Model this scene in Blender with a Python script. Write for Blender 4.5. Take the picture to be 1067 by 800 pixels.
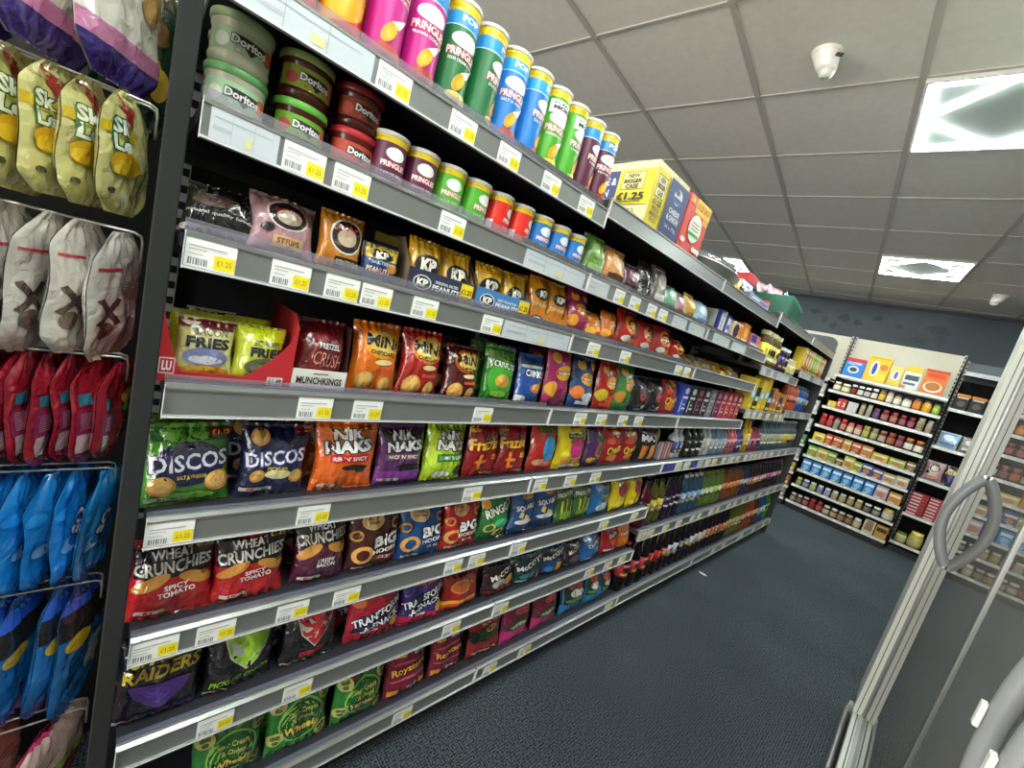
import bpy, bmesh, math, random
from math import sin, cos, pi, radians as Rd
from mathutils import Vector, Matrix, noise

for o in list(bpy.data.objects): bpy.data.objects.remove(o)
SC = bpy.context.scene
COL = SC.collection
# ------------------------------------------------------------------ camera, world, exposure
CAM = Vector((.7779, -.0512, 1.31))
SM = ((.64788551, .71704382, .25708465), (.28758376, .08227219, -.95421532), (-.70536512, .69215565, -.1529072))
cd = bpy.data.cameras.new('camera'); cd.sensor_width = 36; cd.lens = 427.42 / 1067 * 36; cd.clip_start = .02
cam = bpy.data.objects.new('camera', cd); COL.objects.link(cam)
rot = Matrix(((SM[0][0], -SM[1][0], -SM[2][0]), (SM[0][1], -SM[1][1], -SM[2][1]), (SM[0][2], -SM[1][2], -SM[2][2])))
cam.matrix_world = Matrix.Translation(CAM) @ rot.to_4x4()
SC.camera = cam
SC.view_settings.view_transform = 'Standard'; SC.view_settings.look = 'None'
SC.view_settings.exposure = 1.0; SC.view_settings.gamma = 1; SC.view_settings.use_curve_mapping = False
w = bpy.data.worlds.new('world'); SC.world = w; w.use_nodes = True
w.node_tree.nodes['Background'].inputs[0].default_value = (.6, .68, .75, 1); w.node_tree.nodes['Background'].inputs[1].default_value = .3
STRIP = 62.0      # brightness of the LED strips of the ceiling panels
DIFF = 0.15        # brightness of the opal sheet behind them
H = 2.645         # ceiling height
PSI = Rd(7.436)   # the ceiling grid is turned against the shelving
da = bpy.data.lights.new('rear_fill_light', 'AREA'); da.shape = 'RECTANGLE'; da.size = 5.8; da.size_y = 2.2; da.energy = 210; da.color = (1, .95, .88)
rear_fill = bpy.data.objects.new('rear_fill_light', da); COL.objects.link(rear_fill); rear_fill.location = (-.85, -3.56, 1.25); rear_fill.rotation_euler = (pi / 2, 0, 0)   # added fill lamp behind the viewer to lift the ceiling; no window there
CO = Vector((-.847, 1.994, H)); CA, CB = .597, .603
def ceil_pt(i, j, dz=0):
    x, y = i * CA, j * CB
    return Vector((CO.x + x * cos(PSI) - y * sin(PSI), CO.y + x * sin(PSI) + y * cos(PSI), H + dz))

# ------------------------------------------------------------------ materials
def lin(h):
    h = h.lstrip('#'); c = [int(h[i:i + 2], 16) / 255 for i in (0, 2, 4)]
    return tuple(x / 12.92 if x <= .04045 else ((x + .055) / 1.055) ** 2.4 for x in c) + (1,)
MC = {}
KIND = {  # rough, metal, bump scale, bump strength, bump distance
    'foil': (.2, 0, 48, .75, .005), 'ink': (.55, 0, 0, 0, 0), 'card': (.6, 0, 0, 0, 0), 'gloss': (.22, 0, 0, 0, 0), 'metal': (.32, .85, 0, 0, 0),
    'rail': (.3, .55, 0, 0, 0), 'paint': (.5, 0, 0, 0, 0), 'matte': (.9, 0, 0, 0, 0), 'chrome': (.15, 1, 0, 0, 0), 'plastic': (.38, 0, 0, 0, 0)}
def M(hexc, kind='ink'):
    k = (hexc, kind)
    if k in MC: return MC[k]
    m = bpy.data.materials.new(kind + '_' + hexc.strip('#')); m.use_nodes = True
    nt = m.node_tree; b = nt.nodes['Principled BSDF']
    r, me, bs, bst, bd = KIND[kind]
    b.inputs['Base Color'].default_value = lin(hexc); b.inputs['Roughness'].default_value = r; b.inputs['Metallic'].default_value = me
    if kind == 'foil':
        b.inputs['Specular IOR Level'].default_value = .8; b.inputs['Coat Weight'].default_value = .7; b.inputs['Coat Roughness'].default_value = .12
    if bs:
        tc = nt.nodes.new('ShaderNodeTexCoord'); n = nt.nodes.new('ShaderNodeTexNoise'); bu = nt.nodes.new('ShaderNodeBump')
        n.inputs['Scale'].default_value = bs; n.inputs['Detail'].default_value = 2; n.inputs['Distortion'].default_value = .8
        bu.inputs['Strength'].default_value = bst; bu.inputs['Distance'].default_value = bd
        nt.links.new(tc.outputs['Object'], n.inputs['Vector']); nt.links.new(n.outputs['Fac'], bu.inputs['Height']); nt.links.new(bu.outputs['Normal'], b.inputs['Normal'])
        if kind == 'foil': nt.links.new(bu.outputs['Normal'], b.inputs['Coat Normal'])
    MC[k] = m
    return m
def emit(name, hexc, s):
    m = bpy.data.materials.new(name); m.use_nodes = True; b = m.node_tree.nodes['Principled BSDF']
    b.inputs['Base Color'].default_value = lin(hexc); b.inputs['Emission Color'].default_value = lin(hexc); b.inputs['Emission Strength'].default_value = s
    return m
def clear(name, tint='#ffffff', rough=.03, haze=0.0, ior=1.5):
    """a thin clear sheet: what the Fresnel term does not reflect goes straight through"""
    m = bpy.data.materials.new(name); m.use_nodes = True; nt = m.node_tree; N = nt.nodes
    for n in list(N): N.remove(n)
    out = N.new('ShaderNodeOutputMaterial'); tr = N.new('ShaderNodeBsdfTransparent'); gl = N.new('ShaderNodeBsdfGlossy'); fr = N.new('ShaderNodeFresnel'); mx = N.new('ShaderNodeMixShader')
    tr.inputs['Color'].default_value = lin(tint); gl.inputs['Roughness'].default_value = rough; fr.inputs['IOR'].default_value = ior
    nt.links.new(fr.outputs[0], mx.inputs[0]); nt.links.new(tr.outputs[0], mx.inputs[1]); nt.links.new(gl.outputs[0], mx.inputs[2])
    if haze:   # painted haze: pale diffuse tint that brightens the sheet under its reflection
        df = N.new('ShaderNodeBsdfDiffuse'); df.inputs['Color'].default_value = lin(tint); m2 = N.new('ShaderNodeMixShader'); m2.inputs[0].default_value = haze
        nt.links.new(tr.outputs[0], m2.inputs[1]); nt.links.new(df.outputs[0], m2.inputs[2]); nt.links.new(m2.outputs[0], mx.inputs[1])
    nt.links.new(mx.outputs[0], out.inputs[0])
    return m
def noisy(name, c1, c2, scale, rough=.8, bump=0, bscale=200, detail=4, lo=.35, hi=.65, bdist=.003):
    m = bpy.data.materials.new(name); m.use_nodes = True; nt = m.node_tree; b = nt.nodes['Principled BSDF']; N = nt.nodes
    tc = N.new('ShaderNodeTexCoord'); n = N.new('ShaderNodeTexNoise'); cr = N.new('ShaderNodeValToRGB')
    n.inputs['Scale'].default_value = scale; n.inputs['Detail'].default_value = detail
    cr.color_ramp.elements[0].position = lo; cr.color_ramp.elements[1].position = hi
    cr.color_ramp.elements[0].color = lin(c1); cr.color_ramp.elements[1].color = lin(c2)
    nt.links.new(tc.outputs['Object'], n.inputs['Vector']); nt.links.new(n.outputs['Fac'], cr.inputs[0]); nt.links.new(cr.outputs[0], b.inputs['Base Color'])
    b.inputs['Roughness'].default_value = rough
    if bump:
        n2 = N.new('ShaderNodeTexNoise'); n2.inputs['Scale'].default_value = bscale; bu = N.new('ShaderNodeBump')
        bu.inputs['Strength'].default_value = bump; bu.inputs['Distance'].default_value = bdist
        nt.links.new(tc.outputs['Object'], n2.inputs['Vector']); nt.links.new(n2.outputs['Fac'], bu.inputs['Height']); nt.links.new(bu.outputs[0], b.inputs['Normal'])
    return m

# ------------------------------------------------------------------ mesh builder
class MB:
    def __init__(s): s.v = []; s.f = []; s.m = []; s.mats = []; s.flat = []
    def mi(s, mat):
        if mat not in s.mats: s.mats.append(mat)
        return s.mats.index(mat)
    def add(s, vs, fs, mat, flat=False):
        n = len(s.v); s.v += [tuple(p) for p in vs]; i = s.mi(mat)
        for f in fs: s.f.append(tuple(n + k for k in f)); s.m.append(i); s.flat.append(flat)
    def grid(s, fn, nu, nv, mat, flip=False):
        vs = [fn(i / nu, j / nv) for j in range(nv + 1) for i in range(nu + 1)]
        fs = []
        for j in range(nv):
            for i in range(nu):
                a = j * (nu + 1) + i; q = (a, a + 1, a + nu + 2, a + nu + 1)
                fs.append(q[::-1] if flip else q)
        s.add(vs, fs, mat)
    def box(s, x0, y0, z0, x1, y1, z1, mat, bev=0):
        if bev:
            b = min(bev, abs(x1 - x0) / 3, abs(y1 - y0) / 3, abs(z1 - z0) / 3)
            bm = bmesh.new(); bmesh.ops.create_cube(bm, size=1)
            bmesh.ops.scale(bm, vec=(x1 - x0, y1 - y0, z1 - z0), verts=bm.verts); bmesh.ops.translate(bm, vec=((x0 + x1) / 2, (y0 + y1) / 2, (z0 + z1) / 2), verts=bm.verts)
            bmesh.ops.bevel(bm, geom=bm.edges[:], offset=b, segments=2, affect='EDGES', profile=.5)
            bm.verts.index_update(); s.add([v.co[:] for v in bm.verts], [[v.index for v in f.verts] for f in bm.faces], mat, True); bm.free(); return
        v = [(x, y, z) for z in (z0, z1) for y in (y0, y1) for x in (x0, x1)]
        s.add(v, [(0, 2, 3, 1), (4, 5, 7, 6), (0, 1, 5, 4), (2, 6, 7, 3), (0, 4, 6, 2), (1, 3, 7, 5)], mat, True)
    def lathe(s, prof, n, mat, c=(0, 0, 0), cap=True):
        """prof: (r, z) pairs bottom to top"""
        vs = [(c[0] + r * cos(2 * pi * k / n), c[1] + r * sin(2 * pi * k / n), c[2] + z) for r, z in prof for k in range(n)]
        fs = [(j * n + k, j * n + (k + 1) % n, (j + 1) * n + (k + 1) % n, (j + 1) * n + k) for j in range(len(prof) - 1) for k in range(n)]
        s.add(vs, fs, mat)
        if cap:
            s.add(vs[:n], [tuple(range(n))[::-1]], mat, True); s.add(vs[-n:], [tuple(range(n))], mat, True)
    def prism(s, pts, y0, y1, mat, axis='y'):
        """outline pts (a, b) extruded along an axis; for y: a=x b=z, for x: a=y b=z, for z: a=x b=y"""
        n = len(pts)
        P = {'y': lambda a, b, t: (a, t, b), 'x': lambda a, b, t: (t, a, b), 'z': lambda a, b, t: (a, b, t)}[axis]
        vs = [P(a, b, y0) for a, b in pts] + [P(a, b, y1) for a, b in pts]
        s.add(vs, [tuple(range(n)), tuple(range(n, 2 * n))[::-1]] + [(k, n + k, n + (k + 1) % n, (k + 1) % n) for k in range(n)], mat, True)
    def tube(s, pts, r, mat, n=8, closed=False):
        P = [Vector(p) for p in pts]; m = len(P); vs = []
        up = Vector((0, 0, 1)); rr = r if isinstance(r, (list, tuple)) else [r] * m
        prev = None
        for i in range(m):
            a = P[(i - 1) % m] if (closed or i) else P[0]; b = P[(i + 1) % m] if (closed or i < m - 1) else P[-1]
            t = (b - a).normalized()
            if prev is None:
                u = t.cross(up) if abs(t.dot(up)) < .95 else t.cross(Vector((1, 0, 0)))
            else: u = prev - t * prev.dot(t)
            u.normalize(); prev = u; q = t.cross(u)
            for k in range(n):
                an = 2 * pi * k / n; vs.append(P[i] + (u * cos(an) + q * sin(an)) * rr[i])
        L = m if closed else m - 1
        fs = [(i * n + k, i * n + (k + 1) % n, ((i + 1) % m) * n + (k + 1) % n, ((i + 1) % m) * n + k) for i in range(L) for k in range(n)]
        s.add(vs, fs, mat)
        if not closed: s.add(vs[:n], [tuple(range(n))[::-1]], mat, True); s.add(vs[-n:], [tuple(range(n))], mat, True)
    def mesh(s, name):
        me = bpy.data.meshes.new(name); me.from_pydata(s.v, [], s.f)
        for m in s.mats: me.materials.append(m)
        me.polygons.foreach_set('material_index', s.m); me.polygons.foreach_set('use_smooth', [not x for x in s.flat])
        me.update(); 
        bm = bmesh.new(); bm.from_mesh(me); bmesh.ops.recalc_face_normals(bm, faces=bm.faces[:]) if getattr(s, 'recalc', False) else None
        bm.to_mesh(me); bm.free()
        return me
    def build(s, name, parent=None):
        o = bpy.data.objects.new(name, s.mesh(name)); COL.objects.link(o)
        if parent is not None: o.parent = parent
        return o
def tag(o, label, cat, group=None, kind=None):
    if label: o['label'] = label
    if cat: o['category'] = cat
    if group: o['group'] = group
    if kind: o['kind'] = kind
    return o
def empty(name, label, cat, loc=(0, 0, 0), rz=0, group=None):
    o = bpy.data.objects.new(name, None); COL.objects.link(o); o.location = loc; o.rotation_euler = (0, 0, rz); o.empty_display_size = .05
    return tag(o, label, cat, group)
def struct(o): o['kind'] = 'structure'; return o
def dup(root, loc, rz=None, label=None, group=None):
    r = root.copy(); COL.objects.link(r); r.location = loc
    if rz is not None: r.rotation_euler = (r.rotation_euler[0], r.rotation_euler[1], rz)
    if label: r['label'] = label
    if group: r['group'] = group
    for ch in list(root.children):
        c = ch.copy(); COL.objects.link(c); c.parent = r
        for g in list(ch.children):
            d = g.copy(); COL.objects.link(d); d.parent = c
    return r
ORD = ['', 'first', 'second', 'third', 'fourth', 'fifth', 'sixth', 'seventh', 'eighth', 'ninth', 'tenth', 'eleventh', 'twelfth', 'thirteenth', 'fourteenth', 'fifteenth', 'sixteenth', 'seventeenth', 'eighteenth', 'nineteenth', 'twentieth']
TENS = {20: 'twenty', 30: 'thirty', 40: 'forty'}
def nth(n):
    if n <= 20: return ORD[n]
    return TENS[n // 10 * 10] + '-' + ORD[n % 10] if n % 10 else {30: 'thirtieth', 40: 'fortieth'}[n]

# ------------------------------------------------------------------ printed graphics, laid on a surface
TXT = {}
def text_mesh(txt, off):
    k = (txt, off)
    if k in TXT: return TXT[k]
    cu = bpy.data.curves.new('t', 'FONT'); cu.body = txt; cu.size = 1; cu.resolution_u = 2; cu.offset = off; cu.align_x = 'CENTER'
    ob = bpy.data.objects.new('t', cu); COL.objects.link(ob)
    dg = bpy.context.evaluated_depsgraph_get(); me = ob.evaluated_get(dg).to_mesh()
    vs = [(v.co.x, v.co.y) for v in me.vertices]; fs = [tuple(p.vertices) for p in me.polygons]
    ob.evaluated_get(dg).to_mesh_clear(); bpy.data.objects.remove(ob); bpy.data.curves.remove(cu)
    xs = [a for a, b in vs]; ys = [b for a, b in vs]
    TXT[k] = (vs, fs, (min(xs), max(xs), min(ys), max(ys)))
    return TXT[k]
def E(cx, cy, rx, ry, c, rot=0): return ('e', cx, cy, rx, ry, c, rot)
def R(x0, y0, x1, y1, c): return ('r', x0, y0, x1, y1, c)
def P(pts, c): return ('p', pts, c)
def G(cx, cy, rx, ry, th, c): return ('g', cx, cy, rx, ry, th, c)
def T(t, cx, cy, w, h, c, out=None, rot=0, sh=0, b=.02): return ('t', t, cx, cy, w, h, c, out, rot, sh, b)
def draw(mb, fm, W, Hh, spec, kind='ink', cell=.012, base=.0006, step=.00022):
    """fm(a, b, off) maps the unit square of the surface to a point"""
    off = base
    for s in spec:
        off += step
        if s[0] == 'r':
            _, x0, y0, x1, y1, c = s
            nu = max(1, int((x1 - x0) * W / cell + .99)); nv = max(1, int((y1 - y0) * Hh / cell + .99))
            mb.grid(lambda a, b, o=off: fm(x0 + (x1 - x0) * a, y0 + (y1 - y0) * b, o), nu, nv, M(c, kind))
        elif s[0] in 'eg':
            if s[0] == 'e': _, cx, cy, rx, ry, c, ro = s; r0 = 0
            else: _, cx, cy, rx, ry, th, c = s; ro = 0; r0 = 1 - th
            n = 20; nr = max(1, int(max(rx * W, ry * Hh) * (1 - r0) / cell + .99)); ro = Rd(ro)
            def el(a, b, o=off):
                q = (r0 + (1 - r0) * (1 - b)); X, Y = q * rx * W * cos(2 * pi * a), q * ry * Hh * sin(2 * pi * a)
                X, Y = X * cos(ro) - Y * sin(ro), X * sin(ro) + Y * cos(ro)
                return fm(min(1, max(0, cx + X / W)), min(1, max(0, cy + Y / Hh)), o)
            mb.grid(el, n, nr, M(c, kind), flip=True)
            if s[0] == 'e': pass
        elif s[0] == 'p':
            _, pts, c = s; n = len(pts); cx = sum(p[0] for p in pts) / n; cy = sum(p[1] for p in pts) / n
            sub = []
            for k in range(n):
                a, b = pts[k], pts[(k + 1) % n]
                for q in range(4): sub.append((a[0] + (b[0] - a[0]) * q / 4, a[1] + (b[1] - a[1]) * q / 4))
            m = len(sub); vs = []; fs = []
            for q in (0, .35, .7, 1):
                for p_ in sub: vs.append(fm(cx + (p_[0] - cx) * q, cy + (p_[1] - cy) * q, off))
            for L in range(3):
                for k in range(m): fs.append((L * m + k, L * m + (k + 1) % m, (L + 1) * m + (k + 1) % m, (L + 1) * m + k))
            mb.add(vs, fs, M(c, kind))
        elif s[0] == 't':
            _, t, cx, cy, w, h, c, out, ro, sh, bo = s
            _, _, (bx0, bx1, by0, by1) = text_mesh(t, bo)
            sx = w * W / max(1e-6, bx1 - bx0); sy = h * Hh / max(1e-6, by1 - by0); ro = Rd(ro)
            for (o_, col_) in (((bo + .07), out), (bo, c)):
                if col_ is None: continue
                vs, fs, _ = text_mesh(t, o_)
                bm = bmesh.new(); L = []
                for a, b in vs:
                    X = (a - (bx0 + bx1) / 2) * sx; Y = (b - (by0 + by1) / 2) * sy; X += sh * Y
                    L.append(bm.verts.new((X * cos(ro) - Y * sin(ro), X * sin(ro) + Y * cos(ro), 0)))
                for f in fs:
                    try: bm.faces.new([L[k] for k in f])
                    except ValueError: pass
                if cell < .02:
                    for _r in range(3):
                        ed = [e for e in bm.edges if e.calc_length() > (.0045 if cell < .01 else .008)]
                        if ed: bmesh.ops.subdivide_edges(bm, edges=ed, cuts=1)
                    bmesh.ops.triangulate(bm, faces=[f for f in bm.faces if len(f.verts) > 4])
                bm.verts.index_update()
                off += step * 1.2
                mb.add([fm(min(1, max(0, cx + v.co.x / W)), min(1, max(0, cy + v.co.y / Hh)), off) for v in bm.verts], [[v.index for v in f.verts] for f in bm.faces], M(col_, kind))
                bm.free()
    return mb

# ------------------------------------------------------------------ crisp bags
def bag_mesh(name, w, h, t, spec, seed, cell=.012, wr=.0042, gather=0):
    body, art = spec; wr = wr if cell < .02 else wr * .7; sd = Vector((seed * 3.7, seed * 1.3, seed * 2.1))
    def hw(v): return w / 2 * (1 - .04 * sin(pi * v) ** 1.5) * (1 + .02 * sin(7 * v + seed)) * (1 - gather * (.62 * max(0, (v - .78) / .22) ** 1.3 + .4 * max(0, (.14 - v) / .14) ** 1.2))
    def T_(s, v):
        vv = min(1, max(0, (v - .045) / .885))
        e = max(0, 1 - abs(s) ** 2.6) ** .62
        return t / 2 * e * sin(pi * (vv * .94 + .03 if vv > 0 else 0)) ** .55 if 0 < vv < 1 else 0
    def sk(s, v):   # slack of the film
        k = max(0, 1 - abs(s) ** 6)
        p = Vector((s * w * 13, v * h * 11, 0)) + sd
        q = noise.noise(p) * wr * 2.2 + abs(noise.noise(p * 2.3)) * wr
        q += wr * .5 * noise.noise(p * 4.1) + wr * .9 * sin(s * 22 + seed) * (max(0, 1 - v * 5) + max(0, (v - .8) * 5))
        return q * k
    def front(a, b, off=0):
        s = 2 * a - 1; th = T_(s, b)
        return (th + sk(s, b) + off + .0006 + .006 * noise.noise(Vector((0, 0, b * 3)) + sd), s * hw(b), h * b)
    def back(a, b):
        s = 1 - 2 * a; th = T_(s, b)
        return (-th - sk(s, b) * .6 - .0006 + .006 * noise.noise(Vector((0, 0, b * 3)) + sd), s * hw(b), h * b)
    mb = MB(); fo = M(body, 'foil')
    fine = cell < .02
    mb.grid(front, 34 if fine else 20, 40 if fine else 24, fo); mb.grid(back, 12, 16, fo)
    draw(mb, front, w, h, art, 'foil', min(cell, .006) if fine else .011, base=.0009, step=.00016)
    return mb.mesh(name)
WH = '#e8e8e6'; BK = '#141416'
def nutri(y=.07, x0=.05, x1=.5): return [R(x0, y, x1, y + .05, '#b9b9b0'), R(x0 + .1, y + .008, x0 + .2, y + .04, '#c03030'), R(x0 + .27, y + .008, x0 + .35, y + .04, '#4f9a3a')]
def flash(t, c='#8a1520', tc='#e9c53a', x=.84, y=.9): return [R(x - .14, y - .05, x + .14, y + .05, c), T(t, x, y, .22, .06, tc)]
def chip(x, y, r, c='#c98d3f', c2='#e3b463', asp=.85): return [E(x, y, r, r * asp, c), E(x - r * .08, y + r * .1, r * .8, r * .8 * asp, c2)]
D = {}
D['discos_g'] = ('#4a8f2a', [R(0, .8, 1, .95, '#23541f'), E(.45, .9, .3, .12, '#6fae3a'), E(.5, .53, .43, .27, '#1c1d45'), T('DISCOS', .5, .56, .92, .2, '#e2e2e8', '#2a2b5a', rot=5)] + chip(.2, .27, .15) + chip(.83, .3, .16) + [T('SALT & VINEGAR', .52, .38, .35, .05, '#e0c04a'), E(.5, .12, .3, .06, '#7cc03e')] + nutri() + flash('£1.25'))
D['discos_n'] = ('#1d2047', [T('DISCOS', .5, .57, .9, .19, '#e2e2e8', '#3a3d78', rot=6)] + chip(.24, .84, .13) + chip(.25, .32, .11) + chip(.84, .3, .12) + [E(.55, .34, .2, .07, '#d9d39a'), T('PICKLED', .53, .42, .3, .05, '#e0c04a')] + nutri(.1) + flash('£1.25', x=.88, y=.94))
D['nik_or'] = ('#e2661a', [E(.5, .9, .5, .12, '#f07c1c'), T('NIK', .5, .82, .5, .15, '#e8e8e8', BK, rot=4, b=.05), T('NAKS', .5, .66, .75, .17, '#e8e8e8', BK, rot=4, b=.05), R(.2, .44, .85, .55, '#c21f24'), T("RIB 'N' SPICY", .53, .495, .58, .06, WH), E(.62,.36,.22,.045,BK), E(.72,.33,.08,.06,BK)] + nutri(.06, .1, .45) + flash('£1.25', '#b5301a', y=.93))
D['nik_pu'] = ('#5a2a63', [E(.5, .85, .5, .16, '#3c3038'), T('NIK', .48, .84, .48, .15, '#d8d8da', BK, rot=4, b=.05), T('NAKS', .5, .67, .72, .17, '#d8d8da', BK, rot=4, b=.05), R(.12, .44, .85, .55, '#6d4a5c'), T("NICE 'N' SPICY", .5, .495, .62, .06, WH), E(.62,.33,.26,.05,BK), E(.5,.3,.07,.06,BK), R(0, .02, 1, .26, '#7a2f8a')] + nutri(.08))
D['nik_li'] = ('#a6c61f', [E(.2, .6, .2, .35, '#bcd838'), T('NIK', .55, .82, .55, .16, '#e8e8e8', BK, rot=-4, b=.05), T('NAKS', .58, .64, .75, .18, '#e8e8e8', BK, rot=-4, b=.05), R(.2, .36, .98, .5, '#35802a'), T("SCAMPI 'N' LEMON", .6, .43, .7, .07, WH), E(.8, .2, .14, .09, '#23331a'), E(.38, .12, .22, .07, '#f0f0e6')])
FRZ = [E(.12, .92, .2, .06, '#c9962c'), E(.8, .93, .18, .06, '#9a1a20'), T('Frazzles', .5, .66, .95, .22, '#e8b42a', '#5a0f12', rot=4, b=.03), R(.3, .2, .38, .46, '#e07a2a'), R(.22, .28, .56, .34, '#e8862a'), R(.3, .14, .5, .2, '#d4641e'), R(.68, .36, .95, .46, '#d98f2a'), T('BACON', .8, .41, .2, .05, '#5a0f12')] + nutri(.04, .5, .95)
D['frazz'] = ('#8a1318', FRZ)
D['mon_r'] = ('#b32a1e', [R(.2, .8, .85, .92, '#3b5a2a'), E(.5, .95, .3, .05, '#b8242a'), T('MONSTER', .5, .86, .55, .08, '#7cb03e'), E(.55, .5, .26, .24, '#2f8bc6'), E(.55, .3, .16, .12, '#3aa0dc'), R(.4, .1, .95, .2, '#d76a2c'), E(.3, .2, .2, .07, '#e2a27a')])
D['mon_y'] = ('#e3cb1a', [E(.5, .93, .2, .05, '#b8242a'), R(.25, .68, .85, .8, '#2d4a22'), T('MONSTER', .55, .74, .52, .07, '#7cb03e'), E(.58, .46, .25, .22, '#cf2f7f'), E(.58, .62, .26, .1, '#8a3040'), R(.15, .12, .9, .22, '#d88a2a'), E(.4, .07, .25, .04, WH), E(.2, .35, .12, .06, '#f3e25a')])
D['mon_p'] = ('#4b2a5e', [E(.6, .88, .22, .07, '#b8242a'), E(.6, .68, .28, .1, '#46663a'), E(.6, .4, .26, .22, '#b0552e'), E(.6, .42, .15, .14, '#3a6a4a'), E(.3, .15, .2, .08, '#c9a02c')])
D['red_star'] = ('#a8181c', [E(.5, .9, .2, .1, '#e2b52a'), T('Cheetos', .55, .45, .85, .22, '#e9b93a', '#6a0f10', rot=15, b=.04), E(.5, .2, .3, .1, '#d98a2a'), E(.3, .65, .2, .08, '#c94a1e')])
D['max'] = ('#17130f', [T('MAX', .45, .72, .75, .2, '#e8e8e8', BK, b=.04), R(.1, .1, .35, .5, '#c86f22'), R(.45, .08, .65, .52, '#d99440'), R(.74, .1, .92, .5, '#b65a1a'), E(.5, .93, .2, .05, '#b8242a')])
WC = [R(0, .55, 1, .97, '#17100f'), E(.35, .96, .3, .05, '#8f1f1e'), T('WHEAT', .48, .83, .5, .11, '#dcd8d2', BK, rot=5, b=.03), T('CRUNCHIES', .5, .68, .92, .15, '#dcd8d2', BK, rot=5, b=.03), E(.25, .5, .24, .07, '#c98a3a', 25), E(.8, .5, .24, .07, '#c98a3a', -20), E(.9, .54, .05, .03, '#8a521a')]
D['wheat_r'] = ('#b01c20', WC + [T('SPICY', .56, .44, .3, .06, WH, rot=5), T('TOMATO', .57, .36, .45, .07, WH, rot=5)] + nutri(.1, .12, .45) + flash('£1.25', '#4a1512', '#e9c53a'))
D['wheat_m'] = ('#4c1530', WC + [T('CRISPY', .56, .36, .34, .06, WH), T('BACON', .56, .29, .34, .06, WH)] + nutri(.08, .1, .5))
def bighoop(c, c2, x=.7): return (c, [E(.42, .84, .2, .13, '#d9b070'), G(.42, .84, .22, .14, .15, '#e8c890'), T('HULA', .42, .87, .2, .04, c), T('HOOPS', .42, .81, .22, .04, c), G(.26, .3, .2, .15, .4, '#d9a055'), G(.13, .62, .12, .09, .4, '#c98f45'), G(.9, .75, .12, .09, .4, '#c98f45'), T('BIG', x, .5, .5, .2, WH, BK, rot=4, b=.05), T('HOOPS', x, .33, .5, .08, WH, rot=4, b=.03), R(x - .25, .17, x + .25, .25, c2), T('£1.25', x, .21, .25, .05, WH)] + nutri(.05, .1, .5))
D['big_br'] = bighoop('#4a1d16', '#8a3a26'); D['big_bl'] = bighoop('#1b4f8c', '#123a6a', .74); D['big_re'] = bighoop('#b5201e', '#7f1414', .62)
D['ringo'] = ('#1f7a3a', [T('RINGO', .45, .68, .75, .18, '#e0ead8', '#12331c', rot=18, b=.04), G(.82, .78, .13, .1, .4, '#c9b060'), E(.62, .42, .24, .1, '#46c07a'), G(.28, .3, .17, .11, .35, '#d9c070'), G(.62, .18, .17, .11, .35, '#d9c070'), E(.12, .8, .12, .1, '#d8a020')])
D['square'] = ('#1d4f86', [E(.55, .86, .22, .08, '#d8a030'), T('Walkers', .55, .86, .36, .05, '#b8242a'), T('SQUARES', .52, .62, .8, .13, '#e0e0e4', '#142a55', rot=6, b=.03), P([(.4, .3), (.6, .24), (.7, .4), (.5, .46)], '#e0c070'), P([(.2, .42), (.35, .38), (.4, .5), (.26, .54)], '#d9b565'), E(.4, .12, .4, .1, '#123057'), E(.45, .3, .35, .06, '#dfe3e8')])
D['french'] = ('#3d6b23', [E(.4, .9, .18, .07, '#b8242a'), T('FRENCH FRIES', .5, .72, .9, .11, '#e0e4d4', '#1c3312', rot=8, b=.03), R(.2, .1, .26, .55, '#d9c060'), R(.42, .08, .48, .6, '#cdb04c'), R(.66, .12, .72, .56, '#d9c060'), E(.5, .2, .35, .1, '#6f9a2c')])
D['blue_s'] = ('#1d6aa8', [E(.65, .85, .22, .09, '#b8242a'), T('Quavers', .6, .55, .6, .16, '#d9c040', '#123055', rot=12), E(.5, .2, .3, .12, '#cfe0ee'), E(.3, .35, .12, .08, '#3a8ac6')])
D['yel_r'] = ('#e0c616', [E(.55, .66, .34, .24, '#a8323a'), E(.4, .2, .3, .1, '#f0dc4a')])
D['space'] = ('#15131b', [E(.75, .93, .25, .05, '#8a7a20'), T('SPACE', .45, .78, .62, .13, '#c9b02c', '#2a2408', rot=5, sh=.2, b=.03), T('RAIDERS', .5, .63, .9, .14, '#c9b02c', '#2a2408', rot=5, sh=.2, b=.03), P([(.1, .5), (.85, .5), (.78, .32), (.5, .16), (.2, .34)], '#4b2a7c'), P([(.2, .46), (.72, .46), (.5, .22)], '#5d369a'), T('PICKLE BEEF', .58, .1, .7, .06, '#4b2a7c', sh=.2)] + nutri(.03, .02, .3))
def alien(c, c2, t, tx=.5): return ('#131214', [P([(.18, .98), (.95, .98), (.82, .6), (.55, .32), (.3, .56)], '#b9bdb0'), P([(.2, .97), (.93, .97), (.81, .61), (.55, .345), (.32, .57)], c), P([(.34, .9), (.78, .9), (.55, .5)], c2), T(t, tx, .22, .84 if len(t) > 5 else .48, .1, c, rot=7, sh=.15, b=.03)] + nutri(.04, .02, .45))
D['alien_g'] = alien('#8fc22a', '#a4d83a', 'PICKLED ONION'); D['alien_r'] = alien('#b5252c', '#cf3a3c', 'BEEF', .55)
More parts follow.
